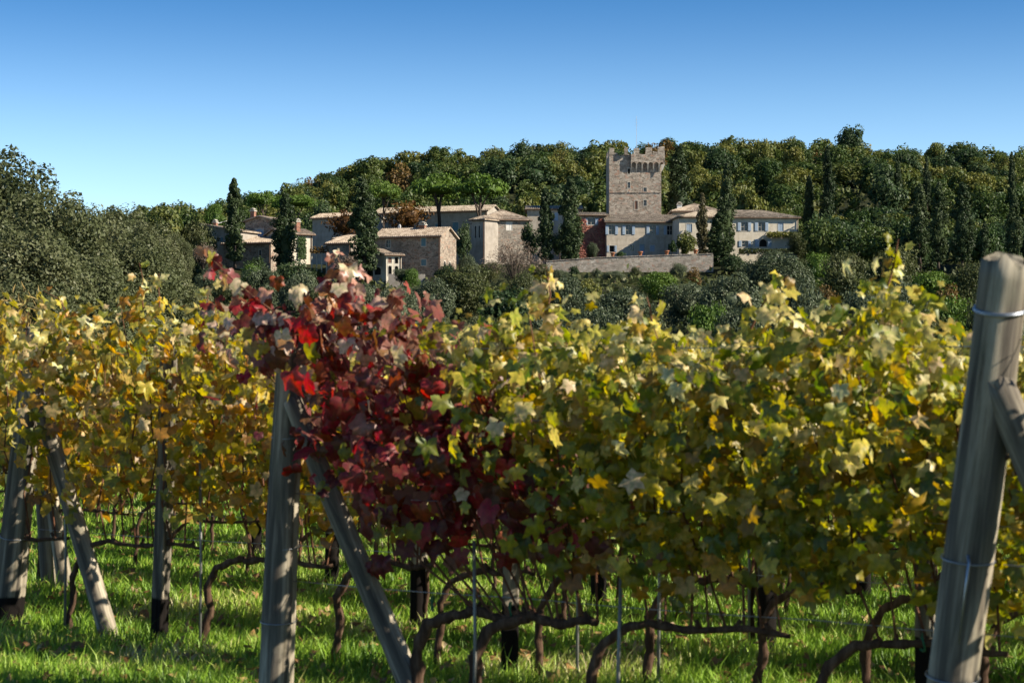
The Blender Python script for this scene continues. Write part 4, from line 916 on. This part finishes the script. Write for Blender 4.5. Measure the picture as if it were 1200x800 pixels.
def shoot(root, row, path, mat, kind, n=22, lsize=.045, spread=.035):
    """an outgrowing shoot given as photo points on the row; cane and leaves belong to the vine root"""
    b_ = root.location; P3 = []
    for px, py in path: q = rowpt(row, px); P3.append(Vector((q.x, q.y, CH+(HY-py)/F*q.y))-b_)
    mb = MB(); mb.tube(P3, list(np.linspace(.0045, .0016, len(P3))), 5, caps=False); mb.build('cane', M['cane'], root, True)
    ms = (leaf_meshes(kind, mat)+leaf_meshes(kind, 'leaf_sunlit_bronze' if mat == 'leaf_red' else 'leaf_sunlit_cream')); rr = random.Random(n)  # shoot leaves also draw from the painted sunlit tones
    for k in range(n):
        t = (k+.5)/n*(len(P3)-1); a = int(t); p = P3[a].lerp(P3[min(a+1, len(P3)-1)], t-a)
        p = p+Vector((rr.gauss(0, spread), rr.gauss(0, spread), rr.gauss(-.01, spread)))
        nr = np.array([[rr.gauss(.2, .7), rr.gauss(-.5, .6), rr.gauss(.3, .5)]])
        Rm = leaf_mats(np.array([tuple(p)]), nr, np.array([lsize*rr.uniform(.6, 1.25)*(1-.35*k/n)]), .7)
        o = bpy.data.objects.new('leaf', ms[rr.randrange(24)]); COL.objects.link(o); o.parent = root
        mt = Matrix(Rm[0].tolist()).to_4x4(); mt.translation = p; o.matrix_local = mt
def X2(px): return rowpt(2, px).x
def X3(px): return rowpt(3, px).x
# row 2
va = vine(2, X2(352), X2(588), X2(487), 'leaf_red', 'round', 300, 820, 'crimson-leaved vine just right of the middle end post', shear=-.66, bottom=.70, cordon=X2(625), lsize=.042)
shoot(va, 2, [(330, 372), (300, 350), (270, 325), (250, 305), (228, 296)], 'leaf_red', 'round', 20, .05, .022)
shoot(va, 2, [(400, 370), (398, 345), (404, 322), (396, 302)], 'leaf_red', 'round', 18, .052, .045)
vb = vine(2, X2(590), X2(745), X2(555), 'leaf_green', 'lobed', 300, 480, 'green and gold vine meeting the crimson one on its right side', shear=-.46, bottom=.68, cordon=X2(700))
shoot(vb, 2, [(640, 372), (645, 345), (642, 325), (640, 312)], 'leaf_green', 'lobed', 14, .045, .03)
vc = vine(2, X2(722), X2(935), X2(690), 'leaf_green', 'lobed', 300, 760, 'green and gold vine whose thick trunk arches low in the middle of the picture', bottom=.66, shear=-.2, cordon=X2(925))
shoot(vc, 2, [(880, 385), (892, 360), (905, 338), (925, 322)], 'leaf_green', 'lobed', 12, .045, .025)
shoot(vc, 2, [(765, 385), (762, 362), (758, 348)], 'leaf_green', 'lobed', 10, .048, .03)
vd = vine(2, X2(915), X2(1140), X2(952), 'leaf_green', 'lobed', 300, 760, 'tall leafy green vine left of the leaning near post', bottom=.66, cordon=X2(1180))
shoot(vd, 2, [(1038, 345), (1045, 320), (1050, 298), (1053, 280)], 'leaf_green', 'lobed', 15, .042, .025)
ve = vine(2, X2(1125), X2(1330), X2(1215), 'leaf_green', 'lobed', 260, 560, 'green gold vine behind the leaning near post at the right edge', bottom=.56, cordon=X2(1400))
def hanging(root, spots, mat='leaf_gold'):
    rr = random.Random(5); ms = leaf_meshes('lobed', mat)
    for px, py, sz in spots:
        q = rowpt(2, px); p = Vector((q.x, q.y, CH+(HY-py)/F*q.y))+RN*rr.uniform(.05, .16)-root.location
        Rm = leaf_mats(np.array([tuple(p)]), np.array([[rr.gauss(-.3, .3), rr.gauss(-1, .2), rr.gauss(.1, .2)]]), np.array([sz]), .25)
        o = bpy.data.objects.new('leaf', ms[rr.randrange(12)]); COL.objects.link(o); o.parent = root
        mt = Matrix(Rm[0].tolist()).to_4x4(); mt.translation = p; o.matrix_local = mt
        mb = MB(); mb.tube([p, p+Vector((.01, 0, .03)), p+Vector((.0, .02, .07))], [.0012, .0012, .001], 4, caps=False); mb.build('leaf_stalk', M['cane'], root)
hanging(vb, [(672, 655, .062), (690, 660, .058), (680, 678, .055), (664, 640, .06), (706, 645, .055), (725, 640, .05)])
hanging(vc, [(760, 672, .052), (803, 668, .05), (811, 682, .055), (870, 680, .055), (762, 690, .04), (790, 655, .055), (845, 650, .05)])
hanging(vd, [(925, 655, .055), (948, 668, .06), (950, 690, .05), (1010, 662, .055), (1030, 655, .055), (1062, 655, .05), (965, 640, .06)])
hanging(va, [(470, 655, .060), (448, 662, .052), (485, 640, .056), (560, 645, .056), (605, 650, .054), (630, 640, .056), (655, 612, .05)], 'leaf_red')
for k in range(5): vine(2, 2.0+k*.72, 2.75+k*.72, 2.1+k*.72, 'leaf_green', 'lobed', 0, 420, 'vine of the second row beyond the right edge', 'vines right of the picture')
# row 3
r3 = [(-70, 'golden vine cut by the left edge behind the left end post'), (85, 'golden vine whose trunk rises beside the left brace post'), (243, 'golden vine between the square post and the middle end post'), (395, 'golden vine whose arched trunk shows between middle post and brace'),
      (515, 'third-row vine under the crimson leaves'), (632, 'third-row vine right of the crimson leaves'), (760, 'third-row vine behind the arching thick trunk'), (890, 'third-row vine seen behind the middle of the right half'), (1015, 'third-row vine left of the leaning near post'), (1150, 'third-row vine behind the leaning near post')]
for k, (px, lab) in enumerate(r3):
    nx = r3[k+1][0] if k+1 < len(r3) else px+135
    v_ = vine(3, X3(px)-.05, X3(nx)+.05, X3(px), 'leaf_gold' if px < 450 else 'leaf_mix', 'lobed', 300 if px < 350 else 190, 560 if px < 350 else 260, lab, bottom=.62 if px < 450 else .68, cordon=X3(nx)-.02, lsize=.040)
    if k == 1: shoot(v_, 3, [(168, 365), (166, 345), (167, 325), (163, 308)], 'leaf_gold', 'lobed', 9, .042, .02); shoot(v_, 3, [(187, 360), (186, 340), (186, 320)], 'leaf_gold', 'lobed', 8, .042, .02)
    if k == 2: shoot(v_, 3, [(245, 365), (243, 348), (246, 335)], 'leaf_gold', 'lobed', 8, .042, .03)
    if k == 0: shoot(v_, 3, [(78, 372), (72, 352), (50, 340)], 'leaf_gold', 'lobed', 7, .042, .02)
for k in range(4): vine(3, X3(1285)+k*.72, X3(1285)+.72+k*.72, X3(1285)+k*.72, 'leaf_mix', 'lobed', 0, 330, 'vine of the third row beyond the right edge', 'vines right of the picture')
# rows 4 to 8
for row in range(4, 11):
    Xa = rowpt(row, -60).x; n = int((rowpt(row, 1260).x+2.2-Xa)/.78)+1
    if row == 4: Xa = rowpt(4, 55).x
    for k in range(n):
        vx = Xa+k*.78+random.uniform(-.08, .08)
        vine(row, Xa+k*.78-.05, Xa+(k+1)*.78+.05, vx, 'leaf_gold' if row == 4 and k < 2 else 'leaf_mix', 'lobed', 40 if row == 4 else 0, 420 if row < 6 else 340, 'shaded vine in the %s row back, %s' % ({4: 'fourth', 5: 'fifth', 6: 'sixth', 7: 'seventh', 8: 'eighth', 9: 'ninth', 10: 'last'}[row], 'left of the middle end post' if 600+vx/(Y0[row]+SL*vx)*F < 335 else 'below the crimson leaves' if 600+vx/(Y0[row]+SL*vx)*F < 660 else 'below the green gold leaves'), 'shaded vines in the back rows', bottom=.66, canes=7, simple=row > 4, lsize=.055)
# row 1 (only its end post reaches the picture)
for k in range(4): vine(1, 1.42+k*.75, 2.2+k*.75, 1.5+k*.75, 'leaf_green', 'lobed', 0, 420, 'vine of the nearest row beyond the right edge', 'vines right of the picture')

# posts
def post(name, p0, p1, r0, r1, label, mat='post', split=False, seed=0, group=None, cat='post', crack=None, square=False):
    """p0 foot, p1 head in world"""
    p0, p1 = Vector(p0), Vector(p1); ax = p1-p0; L_ = ax.length
    root = empty(name, p0, label, cat, group); root.rotation_euler = ax.to_track_quat('Z', 'Y').to_euler()
    n = 44; K = 34; V = []; rr = random.Random(seed); cracks = crack or [(rr.uniform(3.6, 5.6), .0), (rr.uniform(0, 6.28), 0)]
    for k in range(K+1):
        t = k/K; r = r0+(r1-r0)*t; bend = .007*math.sin(t*4+seed)
        for j in range(n):
            th = 2*math.pi*j/n
            q = r*(1+.055*noise.noise(Vector((math.cos(th)*1.3+seed, math.sin(th)*1.3, t*3)))+.03*noise.noise(Vector((math.cos(th)*5, math.sin(th)*5+seed, t*11))))
            if square: q *= 1/max(abs(math.cos(th)), abs(math.sin(th)))*.93
            for ca, _ in cracks:
                da = math.atan2(math.sin(th-ca-.12*math.sin(t*5+seed)), math.cos(th-ca-.12*math.sin(t*5+seed)))
                if abs(da) < .085: q *= .86
            V.append((math.cos(th)*q+bend, math.sin(th)*q, t*L_+(0 if k < K else .012*noise.noise(Vector((math.cos(th)*2, math.sin(th)*2, seed)))*4)))
    f = [(k*n+j, k*n+(j+1) % n, (k+1)*n+(j+1) % n, (k+1)*n+j) for k in range(K) for j in range(n)]
    me = bpy.data.meshes.new('shaft'); me.from_pydata(V, [], f+[tuple(K*n+j for j in range(n))]); me.materials.append(M[mat])
    for p in me.polygons: p.use_smooth = len(p.vertices) == 4
    mobj('shaft', me, root); return root
def ring(root, z, r, name='wire_loop', turns=1.15, wr=.0022, mat='steel', tilt=.1):
    mb = MB(); K = int(26*turns); pts = [(math.cos(6.283*k/26)*r, math.sin(6.283*k/26)*r, z+tilt*r*math.cos(6.283*k/26)+.004*k/26) for k in range(K+1)]
    mb.tube(pts, [wr]*(K+1), 5); return mb.build(name, M[mat], root, True)
def P2(row, px, py): q = rowpt(row, px); return Vector((q.x, q.y, CH+(HY-py)/F*q.y))
# row 2 end post and brace
f0 = P2(2, 320, 875); h0 = P2(2, 343, 400); o = post('vineyard_post', f0, h0, .070, .056, 'grey split wooden end post in the middle, topped with crimson leaves', seed=2, group='end posts of the vine rows', crack=[(4.9, 0)])
for z, q in ((.50, .071), (.79, .067), (1.22, .063)): ring(o, z, q)
post('brace_post', P2(2, 510, 880)+RN*-.02, P2(2, 352, 468)+RN*.05, .050, .036, 'thin slanting brace leaning on the middle end post', seed=5, group='brace posts', crack=[(4.6, 0), (1.2, 0)])
# row 3 end post, brace, square post
o = post('vineyard_post', P2(3, 4, 765), P2(3, 45, 388), .085, .060, 'leaning wooden end post with a black tarred foot at the left edge', 'post_tar', seed=8, group='end posts of the vine rows', crack=[(4.8, 0), (1.0, 0)])
for z, q in ((.62, .078), (.93, .072), (1.38, .063)): ring(o, z, q)
post('brace_post', P2(3, 138, 775), P2(3, 50, 455)+RN*.05, .050, .042, 'dark slanting brace leaning on the left end post', seed=9, group='brace posts')
post('vineyard_post', P2(3, 188, 775), P2(3, 197, 402), .036, .034, 'slim square post with a tarred foot among the golden vines', 'post_tar', seed=11, square=True)
post('vineyard_post', rowpt(3, 1082), rowpt(3, 1084)+Vector((0, 0, 1.4)), .034, .032, 'slim post of the third row beside the leaning near post', 'post_tar', seed=13, square=True)
post('vineyard_post', rowpt(3, 598), rowpt(3, 598)+Vector((0, 0, 1.38)), .040, .036, 'dark slim post below the right edge of the crimson leaves', 'post_tar', seed=15, square=True)
post('vineyard_post', rowpt(4, 58)+Vector((0, 0, -.05)), rowpt(4, 40)+Vector((0, 0, 1.45)), .045, .04, 'shaded end post of the fourth row behind the left end post', seed=17, group='end posts of the vine rows')
post('brace_post', rowpt(4, 80), rowpt(4, 46)+Vector((0, 0, 1.1)), .045, .04, 'shaded brace of the fourth row left of the dark slanting brace', seed=19, group='brace posts')
for k, (row, px) in enumerate(((4, 900), (5, 390), (4, 490), (5, 700), (6, 1010), (6, 300))):
    post('vineyard_post', rowpt(row, px), rowpt(row, px)+Vector((0, 0, 1.4)), .045, .04, ('thick dark post below the green gold leaves, left of the square third-row post', 'dark post in a back row right of the middle end post', 'dark post in the fourth row behind the crimson vine trunk', 'dark post in the fifth row behind the arching trunk', 'dark post in the sixth row near the right', 'dark post in the sixth row left of the middle end post')[k], 'post_tar', seed=20+k)
# row 1 end post and brace
fq = P2(1, 1079, 1062); hq = P2(1, 1180, 306); o = post('vineyard_post', fq, hq, .064, .060, 'big leaning sunlit end post at the right with a wire round its top', seed=31, group='end posts of the vine rows', crack=[(5.75, 0)])
for z in (1.53,): ring(o, z, .064, turns=2.1, wr=.0035, tilt=.25)
ring(o, .90, .066); ring(o, .60, .067)
mb = MB(); mb.tube([(-.062, -.02, .92), (-.072, -.03, .90), (-.074, -.03, .82), (-.072, -.03, .70)], [.004, .005, .003, .002], 5); mb.build('wire_tail', M['steel'], o, True)
kn = MB(); kn.tube([(.0, -.064, 1.17), (.0, -.071, 1.17)], [.009, .004], 8); kn.build('knot', M['under'], o, True)
post('brace_post', P2(1, 1430, 1062), P2(1, 1172, 452)+RN*.02, .055, .042, 'dark brace leaning on the big near end post at the right edge', seed=33, group='brace posts')
# wires
G = 'trellis wires strung along the rows'
for row in (1, 2, 3, 4):
    a, b_ = {1: (1175, 2200), 2: (338, 1500), 3: (40, 1450), 4: (45, 1400)}[row]
    for z, w_ in ((.52, 'lowest'), (.86, 'second'), (1.16, 'third'), (1.42, 'top')):
        A = rowpt(row, a); B = rowpt(row, b_); mb = MB(); L_ = (B-A)
        mb.tube([tuple(L_*k/10+Vector((0, 0, -.006*math.sin(math.pi*(k % 3)/3)))) for k in range(11)], [.0016]*11, 4)
        o = mb.build('trellis_wire', M['steel'], None, True, Vector((A.x, A.y, z))); props(o, w_+' trellis wire of the '+{1: 'nearest row at the right edge', 2: 'row with the crimson vine', 3: 'row starting at the left end post', 4: 'row behind the golden vines'}[row], 'wire', G)
# stakes and ties
G = 'thin metal stakes beside the vine trunks'
for row, px, h, lab in ((2, 561, .72, 'thin metal stake just right of the second vine trunk, below the crimson leaves'), (2, 728, .62, 'thin metal stake by the top of the arching trunk'), (3, 240, .9, 'thin pale stake beside the golden vine trunk left of the middle post'), (3, 82, .9, 'thin pale stake by the left brace'), (3, 680, .7, 'pale stake ending just below the yellow leaves in the middle'), (3, 775, .8, 'thin stake behind the arching thick trunk'), (4, 880, .8, 'faint stake in the fourth row right of centre')):
    q = rowpt(row, px)+RN*.03; mb = MB(); mb.tube([(0, 0, -.1), (.004, 0, h*.5), (random.uniform(-.02, .02), 0, h)], [.0075, .0072, .007], 6); props(mb.build('metal_stake', M['stake'], None, True, q), lab, 'stake', G)
G = 'green plastic ties on the cordons'
for row, px, lab in ((2, 507, 'green tie at the bend of the crimson vine trunk'), (2, 598, 'green tie on the crimson vine cordon near its end'), (2, 727, 'green tie at the bend of the arching trunk'), (2, 1080, 'green tie on the cordon left of the leaning near post'), (3, 183, 'green tie on the golden vine cordon at the square post')):
    q = rowpt(row, px); mb = MB(); pts = [(0.004*math.sin(k), math.cos(6.283*k/12)*.026, math.sin(6.283*k/12)*.028) for k in range(13)]; mb.tube(pts, [.0035]*13, 5); props(mb.build('green_tie', M['tie'], None, True, Vector((q.x, q.y, .475))), lab, 'plant tie', G)

# ------------------------------------------------------------------ grass
n = 185000
d = rng.uniform(0, 1, n); d = 7.6+15*d**1.25; px = rng.uniform(-60, 1260, n); X = (px-600)/F*d; Y = d+rng.normal(size=n)*.1
rowf = (Y-SL*X-Y0[3])/1.47; near = np.abs(rowf-np.round(rowf))*1.2     # distance from the nearest row line
tall = np.array([noise.noise(Vector((a*1.6, b_*1.6, 0))) for a, b_ in zip(X[::10], Y[::10])]); tall = np.repeat(tall, 10)[:n]
hgt = (.024+.032*rng.uniform(0, 1, n)+.03*np.exp(-(near/.35)**2)+.04*np.clip(tall, 0, 1))*rng.uniform(.6, 1.35, n)
hgt = np.where(rng.uniform(0, 1, n) < .02, hgt*1.9, hgt)
az = rng.uniform(0, 2*math.pi, n); lean = rng.uniform(.15, .9, n)*hgt; wd = rng.uniform(.0016, .0032, n)*(.7+d/16)
Z = ground(X, Y); cx, sx_ = np.cos(az), np.sin(az); lx, ly = np.cos(az*3.3), np.sin(az*3.3)
B0 = np.stack([X-cx*wd, Y-sx_*wd, Z-.005], 1); B1 = np.stack([X+cx*wd, Y+sx_*wd, Z-.005], 1)
M0 = np.stack([X+lx*lean*.3-cx*wd*.8, Y+ly*lean*.3-sx_*wd*.8, Z+hgt*.6], 1); M1 = np.stack([X+lx*lean*.3+cx*wd*.8, Y+ly*lean*.3+sx_*wd*.8, Z+hgt*.6], 1)
T = np.stack([X+lx*lean, Y+ly*lean, Z+hgt], 1)
V = np.stack([B0, B1, M1, M0, T], 1).reshape(-1, 3); b0 = (np.arange(n)*5)[:, None]
f = np.concatenate([b0+np.array([[0, 1, 2]]), b0+np.array([[0, 2, 3]]), b0+np.array([[3, 2, 4]])])
props(mobj('meadow_grass', np_mesh('meadow_grass', V, f, M['grass'])), kind='stuff')
# fallen leaves
n = 3200; d = rng.uniform(8, 20, n); px = rng.uniform(-30, 1230, n); X = (px-600)/F*d; C = np.stack([X, d, ground(X, d)+rng.uniform(.02, .07, n)], 1)
nr = unit(rng.normal(size=(n, 3))*.5+np.array([0, 0, 1])); Rm = leaf_mats(C, nr, rng.uniform(.02, .045, n), 1.0); VV = []; FF = []; off = 0
for k in range(4):
    v, f = SIMPLE[k]; idx = np.arange(k, n, 4); VV.append((np.einsum('nij,kj->nki', Rm[idx], v)+C[idx][:, None]).reshape(-1, 3)); FF.append((f[None]+(np.arange(len(idx))*len(v))[:, None, None]+off).reshape(-1, 3)); off += len(idx)*len(v)
M['fallen'] = vine_leaf_mat('fallen_leaf', [(0, (.30, .17, .07)), (.4, (.40, .28, .12)), (.7, (.20, .10, .04))], (.4, .3, .18), .15)
props(mobj('fallen_leaves', np_mesh('fallen_leaves', np.concatenate(VV), np.concatenate(FF), M['fallen'])), kind='stuff')
# straw reeds beyond the left rows
p = Q(8, 340, 40); p.z = gz(p.x, p.y); n = 3200; bx = rng.normal(size=n)*.32; by = rng.normal(size=n)*.4; hh = rng.uniform(.55, 1.0, n)*((CH+(HY-335)/F*40)-p.z)
C = np.stack([bx*(1+.6*rng.uniform(0, 1, n)), by, hh*rng.uniform(.3, 1, n)], 1); Nn = unit(rng.normal(size=(n, 3))*np.array([1, 1, .25]))
V, f = cards(C, Nn, .10, .08)
o = empty('dry_reeds', p, 'straw coloured dry reeds rising behind the left edge of the vines', 'plant'); props(mobj('stems', np_mesh('stems', V, f, M['straw']), o), kind='stuff')
